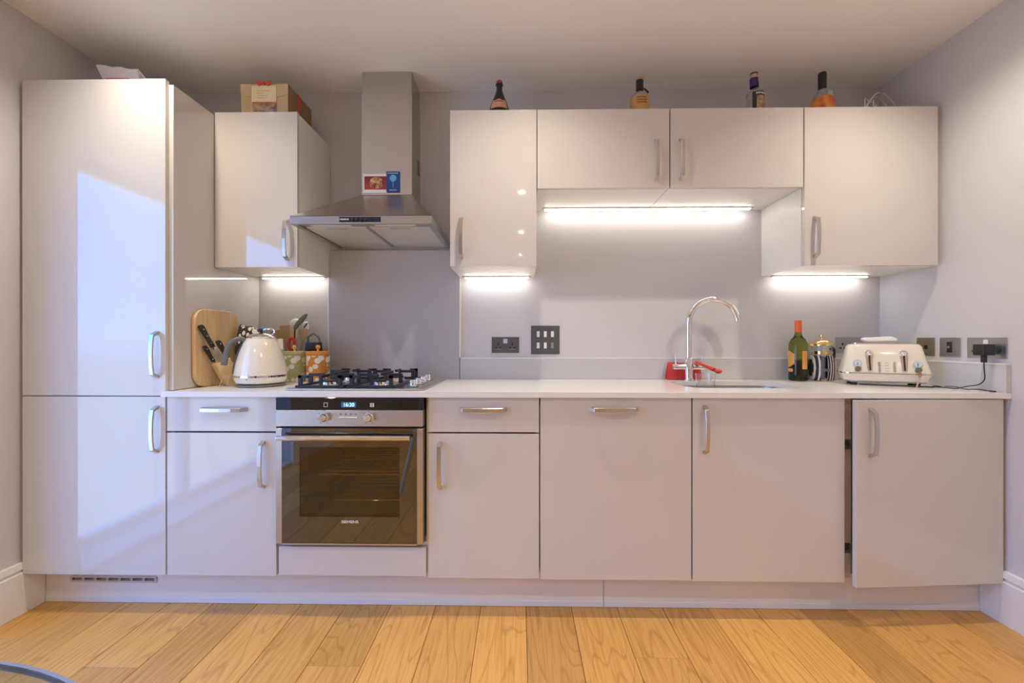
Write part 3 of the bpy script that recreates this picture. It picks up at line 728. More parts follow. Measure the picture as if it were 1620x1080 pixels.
obj('plug_base', cyl(nb(), (XR - .0072, -.566, 1.0740), (XR - .0300, -.566, 1.0740), .0205, 20), mat('plug_blueblack', (.02, .028, .05), .35), t, True)
obj('charger_body', B(XR - .0760, XR - .0302, -.5880, -.5440, 1.0500, 1.0950, .003, 2), 'black', t)
obj('cable_plug', B(XR - .0600, XR - .0440, -.5720, -.5580, 1.0210, 1.0498, .003, 2), 'black', t)
xc, yc = XR - .052, -.565
obj('cable', tube(nb(), [(xc, yc, 1.0215), (xc + .001, yc, .995), (xc - .002, yc - .004, .955), (xc - .010, yc + .01, .932), (xc - .018, yc + .045, .922), (xc - .022, yc + .085, .9085), (1.676, -.455, .9080), (1.672, -.42, .9080)], .0021, 8, sub=6), 'black', t, True)
obj('connector', B(1.6655, 1.6775, -.4195, -.3900, .9060, .9120, .0015), 'black', t)
lead = thing('usb_lead', 'thin black lead lying on the worktop end under the charger', 'cable', (1.70, -.47, ZW))
obj('lead', tube(nb(), [(1.700, -.410, .9105), (1.708, -.445, .9125), (1.700, -.485, .9083), (1.690, -.520, .9083), (1.702, -.545, .9130), (1.716, -.575, .9083)], .0017, 8, sub=6), 'black', lead, True)
obj('connector', B(1.7120, 1.7210, -.5960, -.5752, .9060, .9115, .0012), 'black', lead)

# ================================================================ THINGS ON THE WORKTOP
Z0 = ZW + .0006
# chopping board leaning against the housing panel
bd = obj('chopping_board', prism(nb(), rrect(-.1475, .1475, 0, .343, .062, 8), 'x', 0, .017, .003), 'lightwood', None, origin=(0, 0, 0))
bd.location = (-1.5590, -.3450, Z0); bd.rotation_euler = (0, R(-.7), 0)
tag(bd, 'tall rounded wooden chopping board leaning against the fridge housing panel', 'chopping board')
# knife block, rotated, with knives
KB = (-1.469, -.358); KR = R(58)
t = thing('knife_block', 'pale wooden slanted knife block on wire legs beside the kettle', 'knife block', (*KB, Z0), rot=KR, local=True)
kp_ = [(.058, .000), (-.034, .000), (-.083, .099), (-.022, .118), (.058, .022)]
obj('block', prism(nb(), kp_, 'y', -.024, .024, .002), 'block', t)
obj('thumb_recess', prism(nb(), [(.040, .026), (.012, .026), (.016, .017), (.029, .013), (.039, .018)], 'y', -.0250, -.0242), 'cardside', t)
for u_ in (-.060, -.030):
    obj('wire_leg', tube(nb(), [(u_ + .012, -.0262, .056), (u_ - .010, -.0266, .0017), (u_ - .010, .012, .0017)], .0016, 6), 'chrome', t, True)
ux, uz = -math.sin(R(26.7)), math.cos(R(26.7))             # knife axis, up and to the left in the block plane
def knife(label, base, y, hl, hw, blade):
    k = thing('kitchen_knife', label, 'knife', (*KB, Z0), 'knives in the wooden block', KR, True)
    bx, bz = base
    def P(u, v): return (bx + ux * u + uz * v, bz + uz * u - ux * v)       # along axis, across axis
    o0 = blade
    if blade > .006: obj('blade', prism(nb(), [P(.001, -hw * .9), P(.001, hw * 1.2), P(blade, hw * 1.2), P(blade, -hw * .9)], 'y', y - .0012, y + .0012), 'nickel', k)
    obj('bolster', prism(nb(), [P(o0, -hw * .8), P(o0, hw * .8), P(o0 + .010, hw * .7), P(o0 + .010, -hw * .7)], 'y', y - .006, y + .006, .001), 'chrome', k)
    hd_ = obj('knife_handle', prism(nb(), [P(o0 + .0105, -hw * .75), P(o0 + .0105, hw * .75), P(o0 + hl * .5, hw * .65), P(o0 + hl - .012, hw * .9), P(o0 + hl, hw * .5), P(o0 + hl, -hw * .9), P(o0 + hl - .02, -hw * 1.0), P(o0 + hl * .5, -hw * .8)], 'y', y - .0085, y + .0085, .002), 'black', k)
    bm = nb()
    for u_ in (.25, .55, .82):
        a = P(o0 + hl * u_, 0); cyl(bm, (a[0], y - .0092, a[1]), (a[0], y + .0092, a[1]), .0022, 8)
    obj('rivets', bm, 'chrome', hd_)
knife('large black-handled knife pulled high out of the block', (-.0520, .1085), -.004, .118, .0110, .064)
knife('mid-sized black-handled knife pushed fully into the block beside the largest', (-.0255, .1168), -.012, .098, .0105, .0005)
knife('small black-handled knife at the low end of the block', (-.0745, .1015), .006, .088, .0085, .0005)

# kettle
KX, KY = -1.327, -.380
t = thing('kettle_power_plate', 'grey round power base under the cream kettle', 'power base', (KX, KY, Z0))
obj('plate', lathe(nb(), [(0, Z0), (.093, Z0), (.101, Z0 + .003), (.100, Z0 + .006), (.086, Z0 + .0115), (0, Z0 + .0115)], KX, KY, 40), mat('kettle_base_grey', (.22, .22, .19), .4), t, True)
z = Z0 + .012
t = thing('kettle', 'cream cone-shaped kettle with grey handle and chrome band', 'kettle', (KX, KY, z))
obj('body', lathe(nb(), [(.084, z + .0385), (.107, z + .0385), (.1065, z + .050), (.100, z + .090), (.086, z + .140), (.0690, z + .183), (.0575, z + .202), (.052, z + .2025)], KX, KY, 48, close=False), 'cream', t, True)
bs = obj('base_ring', lathe(nb(), [(0, z), (.086, z), (.098, z + .004), (.106, z + .018), (.1075, z + .030), (.08, z + .030)], KX, KY, 48, close=False), 'cream', t, True)
obj('chrome_band', lathe(nb(), [(.09, z + .0303), (.1085, z + .0303), (.1085, z + .0383), (.09, z + .0383)], KX, KY, 48, close=False), 'chrome', t, True)
ld = obj('lid', lathe(nb(), [(.0565, z + .2030), (.0590, z + .207), (.050, z + .216), (.030, z + .224), (.008, z + .227), (0, z + .227)], KX, KY, 36, close=False), 'chrome', t, True)
obj('lid_knob', lathe(nb(), [(.0, z + .2272), (.006, z + .2272), (.007, z + .235), (.012, z + .239), (.010, z + .245), (0, z + .246)], KX, KY, 20), 'black', ld, True)
obj('lid_loop', tube(nb(), [(KX + .008, KY, z + .240), (KX + .03, KY - .004, z + .246), (KX + .055, KY, z + .243), (KX + .060, KY + .002, z + .230), (KX + .050, KY, z + .2165)], .0038, 8, sub=5), 'chrome', ld, True)
dx, dy = -.80, -.60
def kh(r, zz): return (KX + dx * r, KY + dy * r, z + zz)
obj('handle', tube(nb(), [kh(.058, .186), kh(.076, .199), kh(.100, .194), kh(.120, .174), kh(.131, .142), kh(.137, .108), kh(.141, .084)], (lambda u: .0105 + .0015 * u), 12, sub=5), mat('kettle_handle_grey', (.15, .16, .155), .45), t, True)
obj('handle_rib', tube(nb(), [kh(.073, .176), kh(.090, .135), kh(.102, .090), kh(.1085, .045)], .0045, 8, sub=4), 'rubber', t, True)
sp = nb(); prism(sp, [(-.022, z + .150), (.022, z + .150), (.016, z + .200), (-.016, z + .200)], 'y', .068, .088)
bmesh.ops.transform(sp, matrix=Matrix.Translation((KX, KY, 0)) @ Matrix.Rotation(R(-37), 4, 'Z'), verts=sp.verts)
obj('spout', sp, 'cream', t)
obj('water_switch', B(KX + .0, KX + .003, KY - .1095, KY - .106, z + .0215, z + .0245), 'black', bs)

# patterned tea towel draped over a stand
TX0, TX1, TY0 = -1.528, -1.405, -.222
t = thing('tea_towel', 'black and white patterned tea towel draped behind the kettle', 'tea towel', ((TX0 + TX1) / 2, TY0, Z0))
grid = []
prof = [(-.030, .0), (-.031, .08), (-.028, .16), (-.024, .235), (-.014, .272), (0, .284), (.014, .270), (.022, .235), (.026, .15), (.028, .06), (.028, .001)]
for i in range(13):
    u_ = i / 12; xx = TX0 + (TX1 - TX0) * u_; row = []
    for yy, zz in prof:
        sag = -.050 * u_ ** 1.5 - .006 * math.sin(9 * u_)
        row.append((xx + .006 * math.sin(zz * 30), TY0 + yy * (1 + .25 * math.sin(u_ * 7)), Z0 + .0015 + zz * (1 + sag / .284)))
    grid.append(row)
obj('cloth', sheet(nb(), grid, .0025), 'towel', t, True)

# canisters
def canister(cx, cy, label, body, lid):
    t = thing('storage_canister', label, 'canister', (cx, cy, Z0), 'floral storage canisters')
    obj('body', lathe(nb(), [(0, Z0), (.052, Z0), (.054, Z0 + .003), (.0565, Z0 + .128), (.0565, Z0 + .130), (0, Z0 + .130)], cx, cy, 40), body, t, True)
    l = obj('lid', lathe(nb(), [(0, Z0 + .1304), (.0572, Z0 + .1304), (.0580, Z0 + .134), (.0580, Z0 + .147), (.0565, Z0 + .151), (0, Z0 + .152)], cx, cy, 40), lid, t, True)
    obj('knob', lathe(nb(), [(0, Z0 + .1522), (.007, Z0 + .1522), (.0045, Z0 + .158), (.010, Z0 + .166), (.0125, Z0 + .174), (.009, Z0 + .181), (0, Z0 + .183)], cx, cy, 20), 'gold', l, True)
canister(-1.2830, -.170, 'green canister with white flower print and gold knob', 'green_floral', 'green')
canister(-1.1650, -.170, 'orange canister with white flower print and gold knob', 'orange_floral', 'orange_lid')

# utensil pot behind the green canister with utensils
PX, PYy = -1.345, -.080
t = thing('utensil_pot', 'round steel utensil pot standing behind the green canister', 'pot', (PX, PYy, Z0))
obj('wall', lathe(nb(), [(0, Z0), (.048, Z0), (.050, Z0 + .003), (.050, Z0 + .140), (.047, Z0 + .140), (.047, Z0 + .006), (0, Z0 + .006)], PX, PYy, 32), 'steel_p', t, True)
zi = Z0 + .010
def util(name, label, cat, top, r, m, base=(0, 0)):
    t = thing(name, label, cat, (PX + base[0], PYy + base[1], zi), 'utensils in the pot')
    b0 = Vector((PX + base[0], PYy + base[1], zi)); tp = Vector(top)
    obj('handle', tube(nb(), [b0, tp], r, 8), m, t, True); return t, b0, tp
def blade(t, name, b0, tp, w0, w1, ln, th, m, flat=True):
    d = (tp - b0).normalized(); e1 = Vector((1, 0, 0)); e1 = (e1 - d * e1.dot(d)).normalized(); e2 = d.cross(e1)
    bm = nb(); mt = Matrix((( e1.x, e2.x, d.x, tp.x), (e1.y, e2.y, d.y, tp.y), (e1.z, e2.z, d.z, tp.z), (0, 0, 0, 1)))
    if flat: prism(bm, [(-w0, 0), (w0, 0), (w1, ln), (-w1, ln)], 'y', -th, th, .0015)
    else: sphere(bm, (0, 0, ln / 2), 1, 18, (w0, th, ln / 2))
    bmesh.ops.transform(bm, matrix=mt, verts=bm.verts); return obj(name, bm, m, t, not flat)
a = util('wooden_spatula', 'flat square-ended wooden spatula in the utensil pot', 'spatula', (-1.375, -.085, 1.105), .005, 'spoonwood', (-.018, -.010)); blade(a[0], 'blade', a[1], a[2], .020, .027, .085, .003, 'spoonwood')
a = util('wooden_spatula', 'darker wooden spatula half hidden behind the kettle lid', 'spatula', (-1.420, -.070, 1.095), .005, 'spoonwood', (-.028, .012)); blade(a[0], 'blade', a[1], a[2], .018, .024, .070, .003, 'spoonwood')
a = util('wooden_spoon', 'wooden spoon with oval bowl in the utensil pot', 'spoon', (-1.325, -.098, 1.115), .0045, 'spoonwood', (.004, -.022)); blade(a[0], 'spoon_bowl', a[1], a[2], .021, .022, .075, .006, 'lightwood', False)
a = util('wooden_spoon', 'wooden spoon leaning right beside the ladle', 'spoon', (-1.290, -.075, 1.110), .0045, 'spoonwood', (.020, -.004)); blade(a[0], 'spoon_bowl', a[1], a[2], .017, .018, .065, .006, 'spoonwood', False)
a = util('slotted_spoon', 'white-topped ladle behind the wooden spoons', 'ladle', (-1.340, -.050, 1.165), .004, 'chrome', (-.004, .020)); blade(a[0], 'ladle_bowl', a[1], a[2], .034, .036, .062, .016, 'white', False)
a = util('steel_spoon', 'steel serving spoon leaning right in the utensil pot', 'spoon', (-1.290, -.060, 1.150), .004, 'chrome', (.012, .010)); blade(a[0], 'spoon_bowl', a[1], a[2], .022, .024, .060, .007, 'chrome', False)
a = util('silicone_spatula', 'grey-bladed spatula sticking out highest from the utensil pot', 'spatula', (-1.316, -.105, 1.170), .0036, 'black', (.022, -.024)); 
bm = nb(); tube(bm, [(-1.317, -.1052, 1.168), (-1.300, -.1055, 1.195), (-1.268, -.106, 1.230), (-1.252, -.106, 1.247)], (lambda u: .006 + .007 * math.sin(math.pi * min(u * 1.1, 1)) ** .7), 10, sub=4); obj('blade', bm, mat('silicone_grey', (.17, .19, .18), .5), a[0], True)
a = util('red_tongs', 'red-handled tool low in the utensil pot', 'kitchen tool', (-1.330, -.106, 1.070), .0045, 'redplastic', (.010, -.024))
obj('grip', tube(nb(), [(-1.334, -.1065, 1.055), (-1.345, -.1085, 1.085), (-1.338, -.109, 1.118), (-1.322, -.109, 1.118), (-1.312, -.1085, 1.085), (-1.322, -.1065, 1.055)], .0075, 8, True, 5), 'redplastic', a[0], True)

# grater with dark grip
GX, GY = -1.232, -.072
t = thing('box_grater', 'dark and steel box grater standing behind the orange canister', 'grater', (GX, GY, Z0))
bm = nb(); pts0 = [(GX - .045, GY - .030), (GX + .045, GY - .030), (GX + .045, GY + .030), (GX - .045, GY + .030)]
V0 = [bm.verts.new((x, y, Z0)) for x, y in pts0]; V1 = [bm.verts.new((GX + (x - GX) * .72, GY + (y - GY) * .72, Z0 + .195)) for x, y in pts0]
bm.faces.new(V0[::-1]); bm.faces.new(V1)
for i in range(4): bm.faces.new((V0[i], V0[(i + 1) % 4], V1[(i + 1) % 4], V1[i]))
obj('body', bm, mat('grater_dark', (.05, .05, .055), .3, .8), t)
obj('frame', tube(nb(), [(GX - .031, GY, Z0 + .196), (GX - .026, GY - .01, Z0 + .222), (GX + .004, GY - .014, Z0 + .243), (GX + .030, GY - .012, Z0 + .220), (GX + .033, GY, Z0 + .196)], .0048, 8), mat('grater_grip', (.22, .22, .21), .5), t, True)

# red cloth draped over a low rack
t = thing('dish_cloth', 'red dish cloth folded into a tent behind the tap', 'cloth', (.70, -.060, Z0))
grid = []
prof = [(-.040, .001), (-.031, .030), (-.021, .060), (-.011, .082), (0, .090), (.009, .080), (.015, .055), (.020, .025), (.023, .001)]
for i in range(12):
    u_ = i / 11; xx = .615 + .180 * u_
    grid.append([(xx + .010 * (zz / .09) * (1 - u_), -.0380 + yy * .45 * (.9 + .1 * math.sin(u_ * 6)) , Z0 + .0015 + zz * (1 - .10 * u_)) for yy, zz in prof])
for row in grid:
    for i, p in enumerate(row): row[i] = (p[0], min(p[1], -.0225), p[2])
obj('cloth', sheet(nb(), grid, .004), 'red', t, True)
t = thing('dish_brush', 'red dish brush lying across the glass at the tap', 'brush', (.80, -.14, .93))
obj('handle', tube(nb(), [(.756, -.080, 1.0000), (.774, -.145, .984), (.792, -.210, .9675)], (lambda u: .006 + .004 * u), 10, sub=3), 'redplastic', t, True)
obj('head', sphere(nb(), (.800, -.232, .962), .016, 14, (1., 1.4, .7)), 'redplastic', t, True)
# glass standing in the sink
t = thing('drinking_glass', 'clear tall drinking glass standing in the sink near the tap', 'glass', (.742, -.225, .7395))
obj('glass_wall', lathe(nb(), [(0, .7395), (.034, .7395), (.036, .744), (.041, .880), (.046, .952), (.0440, .952), (.0392, .880), (.0335, .750), (0, .748)], .742, -.225, 32), 'glass', t, True)

# wine bottle
wx, wy = 1.272, -.088
t = thing('wine_bottle', 'olive glass wine bottle with orange capsule beside the cafetiere', 'bottle', (wx, wy, Z0))
obj('glass_body', lathe(nb(), [(0, Z0), (.038, Z0), (.0425, Z0 + .005), (.0425, Z0 + .170), (.0405, Z0 + .190), (.032, Z0 + .210), (.020, Z0 + .224), (.0155, Z0 + .238), (.0150, Z0 + .300), (0, Z0 + .300)], wx, wy, 36), 'wineglass', t, True)
obj('wine', lathe(nb(), [(0, Z0 + .006), (.0400, Z0 + .006), (.0400, Z0 + .105), (0, Z0 + .105)], wx, wy, 36), 'wine', t, True)
obj('capsule', lathe(nb(), [(.0151, Z0 + .246), (.0170, Z0 + .246), (.0165, Z0 + .296), (.0170, Z0 + .302), (.0155, Z0 + .307), (0, Z0 + .308)], wx, wy, 24, close=False), 'orange', t, True)
def wrap(cx, cy, r, a0, a1, z0, z1, cut=0., n=10):
    bm = nb(); t_ = bmesh.new(); rows = []
    for i in range(n + 1):
        a = R(a0 + (a1 - a0) * i / n); c = cut * max(0, i / n - .5) * 2
        rows.append([(cx + r * math.cos(a), cy + r * math.sin(a), z0 + c), (cx + r * math.cos(a), cy + r * math.sin(a), z1 - c)])
    sheet(bm, rows, .0006); return bm
M['label_orange'] = mat('orange_label', (.80, .38, .09), .5)
obj('label', wrap(wx, wy, .0432, 148, 216, Z0 + .070, Z0 + .152, .016), 'label_orange', t)
obj('label', wrap(wx, wy, .0432, 262, 300, Z0 + .060, Z0 + .152), 'label_orange', t)
obj('label_strip', wrap(wx, wy, .0432, 148, 206, Z0 + .046, Z0 + .062), 'label_orange', t)

# cafetiere in a striped cosy
cx, cy = 1.394, -.085
t = thing('cafetiere', 'glass cafetiere with gold lid wrapped in a striped cosy', 'cafetiere', (cx, cy, Z0))
obj('beaker', lathe(nb(), [(0, Z0 + .010), (.043, Z0 + .010), (.044, Z0 + .014), (.044, Z0 + .178), (.0425, Z0 + .178), (.0425, Z0 + .016), (0, Z0 + .014)], cx, cy, 32), 'glass', t, True)
obj('coffee', lathe(nb(), [(0, Z0 + .0165), (.0415, Z0 + .0165), (.0415, Z0 + .120), (0, Z0 + .120)], cx, cy, 32), mat('dark_contents', (.02, .03, .055), .2), t, True)
fr = nb(); lathe(fr, [(.0445, Z0 + .135), (.0465, Z0 + .135), (.0465, Z0 + .150), (.0445, Z0 + .150)], cx, cy, 32, close=False)
lathe(fr, [(.0, Z0 + .003), (.046, Z0 + .003), (.047, Z0 + .009), (0, Z0 + .0095)], cx, cy, 32)
for a in (45, 135, 225, 315): sphere(fr, (cx + .043 * math.cos(R(a)), cy + .043 * math.sin(R(a)), Z0 + .0045), .0045, 8)
obj('gold_frame', fr, 'gold', t, True)
l = obj('lid', lathe(nb(), [(.044, Z0 + .1785), (.0505, Z0 + .1785), (.0510, Z0 + .187), (.046, Z0 + .196), (.030, Z0 + .206), (.010, Z0 + .210), (0, Z0 + .210)], cx, cy, 32, close=False), 'gold', t, True)
obj('knob', lathe(nb(), [(0, Z0 + .2103), (.006, Z0 + .2103), (.0055, Z0 + .220), (.0130, Z0 + .224), (.0130, Z0 + .233), (0, Z0 + .235)], cx, cy, 20), 'gold', l, True)
obj('spout', prism(nb(), [(cx - .070, Z0 + .180), (cx - .048, Z0 + .170), (cx - .046, Z0 + .190), (cx - .066, Z0 + .190)], 'y', cy - .012, cy + .012, .003), 'gold', l)
obj('handle', tube(nb(), [(cx + .046, cy + .004, Z0 + .160), (cx + .065, cy + .010, Z0 + .165), (cx + .072, cy + .014, Z0 + .140), (cx + .066, cy + .012, Z0 + .080), (cx + .047, cy + .006, Z0 + .055)], .0065, 8, sub=5), 'black', t, True)
def cosy(a0, a1, th0):
    rows = []
    for i in range(13):
        a = R(a0 + (a1 - a0) * i / 12); row = []
        for j in range(9):
            zz = j / 8; rad = .0495 + .010 * math.sin(math.pi * zz) ** .8 + .0015 * math.sin(i * 2.2)
            row.append((cx + rad * math.cos(a), cy + rad * math.sin(a), Z0 + .004 + .124 * zz))
        rows.append(row)
    return sheet(nb(), rows, th0)
cs = obj('cosy', cosy(262, 395, .003), 'stripes', t, True, label='black and white striped quilted cosy')
obj('cosy_flap', cosy(170, 232, .003), 'stripes', t, True, label='black and white striped flap of the cosy')
obj('strap', wrap(cx, cy, .0620, 228, 268, Z0 + .050, Z0 + .064), 'darkgrey', cs)
obj('binding', wrap(cx, cy, .0600, 232, 246, Z0 + .008, Z0 + .125), 'rubber', cs)

# toaster (built facing -y, then turned)
t = thing('toaster', 'cream retro toaster with two chrome levers and round dials', 'toaster', (1.5240, -.2960, Z0), rot=R(-25), local=True)
TW, TD, TH = .158, .068, .190
def ring(w, d, z_, r=.03): return [(x, y, z_) for x, y in rrect(-w, w, -d, d, r, 5)]
def loft(loops, mt, name, parent, smooth=True):
    b = bmesh.new(); V = [[b.verts.new(p) for p in lp] for lp in loops]
    for p, q in zip(V, V[1:]):
        for i in range(len(p)): b.faces.new((p[i], p[(i + 1) % len(p)], q[(i + 1) % len(p)], q[i]))
    b.faces.new(V[0][::-1]); b.faces.new(V[-1]); bmesh.ops.recalc_face_normals(b, faces=b.faces); return obj(name, b, mt, parent, smooth)
FY = lambda z_: -(TD + .004 - .030 * max(0, (z_ - .058) / .13))             # front face y at height z
bdy = loft([ring(TW + .002, TD + .004, .058), ring(TW - .003, TD + .000, .080), ring(TW - .014, TD - .012, .130), ring(TW - .024, TD - .023, .178), ring(TW - .032, TD - .031, .1865, .024)], 'cream', 'body', t)
FY = lambda z_: -(TD + .0045) + (.0045 + .012) * (z_ - .058) / .072 if z_ < .130 else -(TD - .012) + .011 * (z_ - .13) / .048
obj('chrome_trim', prism(nb(), rrect(-TW - .004, TW + .004, -TD - .006, TD + .006, .032, 5), 'z', .0535, .0577), 'chrome', t)
loft([ring(TW - .022, TD - .016, .013), ring(TW - .006, TD - .002, .022), ring(TW + .002, TD + .004, .053)], 'cream', 'base', t)
tp_ = obj('top_plate', prism(nb(), rrect(-TW + .045, TW - .045, -TD + .037, TD - .037, .012, 4), 'z', .187, .1945, .0015), 'chrome', t)
bm = nb()
for a, b_ in ((-.098, -.012), (.012, .098)):
    for y_ in (-.014, .010): box(bm, a, b_, y_ - .006, y_ + .006, .1946, .1952)
obj('slots', bm, 'black', tp_)
for sx in (-1, 1):
    for sy in (-1, 1): obj('foot', lathe(nb(), [(0, 0), (.011, 0), (.012, .0125), (0, .0125)], sx * (TW - .045), sy * (TD - .030), 16), 'black', t, True)
tilt = math.atan2(.0165, .072)
def on_front(bm, u, z_, lift=0.):      # put a shape built in the xz plane (facing -y) on the sloped front
    mt = Matrix.Translation((u, FY(z_) - lift, z_)) @ Matrix.Rotation(-tilt, 4, 'X'); bmesh.ops.transform(bm, matrix=mt, verts=bm.verts); return bm
for u in (-.062, .060):
    lv = obj('lever_plate', on_front(prism(nb(), [(.0145 * math.cos(R(a)), .036 + .0155 * math.sin(R(a))) for a in range(-10, 191, 20)] + [(-.0085, -.044), (.0085, -.044)], 'y', -.003, .003, .0008), u, .110, .0035), 'chrome', t)
    obj('lever_slot', on_front(B(-.0030, .0030, -.0008, .0002, -.042, .026), u, .110, .0072), 'black', lv)
    obj('lever_knob', on_front(sphere(nb(), (0, -.010, .034), .0125, 16, (1, 1, .85)), u, .110, .0035), 'chrome', lv, True)
for u, zz in ((-.106, .0985), (.106, .0985)):
    dl = obj('dial_window', on_front(cyl(nb(), (0, .003, 0), (0, -.003, 0), .0165, 24), u, zz, .001), 'chrome', t, True)
    obj('dial_face', on_front(cyl(nb(), (0, -.0031, 0), (0, -.0038, 0), .0140, 24), u, zz, .001), mat('dial_blue', (.55, .66, .80), .4), dl)
    obj('needle', on_front(B(-.001, .001, -.0046, -.0039, -.010, .006), u, zz, .001), 'black', dl)
    obj('dial_knob', on_front(cyl(nb(), (0, .002, 0), (0, -.013, 0), .0115, 20, .0105), u, .0735, .0), mat('dial_olive', (.12, .13, .09), .4), t, True)
for u in (-.0265, .0265):
    for j in range(4): obj('button', on_front(cyl(nb(), (0, .002, 0), (0, -.0035, 0), .0050, 14), u, .1025 - j * .0115, .0), 'nickel', t, True)
bm = nb()
for j in range(4): box(bm, -.008, .008, -.0004, .0004, .1020 - j * .0115, .1028 - j * .0115)
for v in bm.verts: v.co.y += FY(v.co.z) - .0006
obj('button_print', bm, 'rubber', t)
b = bmesh.new(); ls = [[(x * 1.0, y, z_ + .004 * math.sin(x * 60)) for x, y, z_ in ring(w_, d_, z_, .012)] for w_, d_, z_ in ((.058, .024, .004), (.064, .028, .010), (.060, .026, .020), (.048, .020, .024))]
V = [[b.verts.new(p) for p in lp] for lp in ls]
for p, q in zip(V, V[1:]):
    for i in range(len(p)): b.faces.new((p[i], p[(i + 1) % len(p)], q[(i + 1) % len(p)], q[i]))
b.faces.new(V[0][::-1]); b.faces.new(V[-1]); bmesh.ops.recalc_face_normals(b, faces=b.faces)
fb = obj('folded_napkin', b, 'white', None, True, origin=(0, 0, 0)); fb.location = (1.515, -.288, Z0 + .1957); fb.rotation_euler = (0, 0, R(-25))
tag(fb, 'folded white napkin lying on top of the toaster', 'napkin')
rt = Matrix.Translation((1.5240, -.2960, Z0)) @ Matrix.Rotation(R(-25), 4, 'Z')
def TL(x, y, z_): return tuple(rt @ Vector((x, y, z_)))
t = thing('hanging_tag', 'small copper clip hanging from the toaster dial', 'clip', TL(.106, -.088, .0))
obj('loop', tube(nb(), [TL(.106, -.0885, .066), TL(.110, -.090, .052), TL(.106, -.091, .046), TL(.102, -.090, .052)], .0024, 8, True, 4), mat('copper', (.62, .30, .14), .3, 1.), t, True)
obj('clip', tube(nb(), [TL(.105, -.0905, .046), TL(.100, -.092, .026), TL(.094, -.093, .002)], .003, 8, sub=3), mat('copper_pale', (.72, .52, .38), .35, .6), t, True)
t = thing('power_cord', 'black toaster flex lying along the front under the toaster', 'cable', TL(0, -.05, 0))
obj('flex', tube(nb(), [TL(-.100, -.060, .004), TL(-.04, -.066, .0036), TL(.03, -.072, .0036), TL(.09, -.078, .0036), TL(.150, -.074, .0036), TL(.168, -.050, .0036)], .0032, 8, sub=6), 'black', t, True)

# ================================================================ THINGS ON TOP OF THE CABINETS
ZT = WT - .0055
# paper folder on the fridge housing
ZF = 2.1505
t = thing('paper_bag', 'crumpled white carrier bag and papers on top of the fridge housing', 'bag', (-1.88, -.42, ZF))
rows = []
for i in range(9):
    u_ = i / 8; xx = -2.000 + .185 * u_
    zt2 = .158 - .022 * u_ - (.02 * (u_ - .8) if u_ > .8 else 0)
    rows.append([(xx + .060 * (1 - u_) * (1 - w_) * .9 , -.440 + .09 * w_ * 0 - .03 * w_, ZF + .002 + zt2 * w_ + .003 * math.sin(i * 2.1 + w_ * 4)) for w_ in [j / 6 for j in range(7)]])
obj('upright_sheet', sheet(nb(), rows, .0015), mat('bag_lilac', (.74, .68, .76), .4), t)
rows = []
for i in range(9):
    u_ = i / 8; xx = -2.000 + .185 * u_
    rows.append([(xx + .05 * w_, -.470 + .28 * w_, ZF + .002 + (.158 - .022 * u_) * (1 - w_) ** 1.3 + .004 * math.sin(i * 1.7 + w_ * 7)) for w_ in [j / 8 for j in range(9)]])
obj('top_sheet', sheet(nb(), rows, .0015), 'paper', t)
rows = [[(-1.815 + .07 * i / 6 + .012 * math.sin(j * 2.0), -.430 + .16 * j / 6, ZF + .002 + (.120 - .075 * (i / 6) ** 1.6) * (1 - .8 * (j / 6) ** 2) + .006 * math.sin(i * 2.3 + j * 3.1)) for j in range(7)] for i in range(7)]
obj('crumpled_side', sheet(nb(), rows, .001), thin_glass('cellophane', (.82, .82, .84), ior=1.6), t, True)
obj('red_print', B(-1.965, -1.860, -.462, -.4595, ZF + .004, ZF + .105), mat('bag_red', (.45, .05, .05), .5), t)

# kraft gift box
GZ = ZT + .0005
gx0, gx1, gy0, gy1, gz = -1.468, -1.246, -.302, -.070, 2.320
t = thing('cardboard_gift_box', 'kraft cardboard box with picture label and red ribbon on the wall cabinet', 'box', (-1.357, -.19, GZ))
obj('carton', B(gx0, gx1, gy0, gy1, GZ, gz, .0015), 'card', t)
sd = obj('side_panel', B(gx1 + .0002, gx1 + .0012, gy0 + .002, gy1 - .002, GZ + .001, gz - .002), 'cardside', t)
for a, b_, s in ((gx0 - .002, gx0 + .052, 1), (gx1 - .052, gx1 + .001, -1)):
    pts = [(a, gz - .001), (b_, gz - .001), (b_, gz - .062)] if s > 0 else [(b_, gz - .001), (a, gz - .001), (a, gz - .062)]
    ed = a if s > 0 else b_
    pts += [(ed + s * .02, gz - .056), (ed, gz - .045)]
    obj('tuck_flap', prism(nb(), pts, 'y', gy0 - .0025, gy0 - .0003), 'card', t)
lb = obj('label_card', B(-1.4165, -1.2990, gy0 - .0038, gy0 - .0026, GZ + .001, gz - .010), mat('label_cream', (.86, .76, .46), .45), t, label='cream label with a dark picture strip')
obj('label_picture', B(-1.4135, -1.2990, gy0 - .0046, gy0 - .0039, GZ + .001, GZ + .072), pic('label_photo', (.50, .30, .12), (.07, .04, .06), 30), lb)
obj('picture_edge', B(-1.4135, -1.2990, gy0 - .0047, gy0 - .0039, GZ + .0722, GZ + .076), 'orange', lb)
bm = nb()
for i, (a, b_) in enumerate(((-1.39, -1.33), (-1.395, -1.36), (-1.385, -1.34), (-1.39, -1.35))): box(bm, a, b_, gy0 - .0046, gy0 - .0039, gz - .035 - i * .011, gz - .0335 - i * .011)
obj('label_text', bm, 'spoonwood', lb)
rb = obj('ribbon', B(gx1 + .0013, gx1 + .0022, -.215, -.190, GZ + .001, gz), 'redplastic', t, label='red ribbon')
obj('ribbon_top', B(gx0, gx1 + .0022, -.215, -.190, gz + .0002, gz + .0012), 'redplastic', t)
bw = nb()
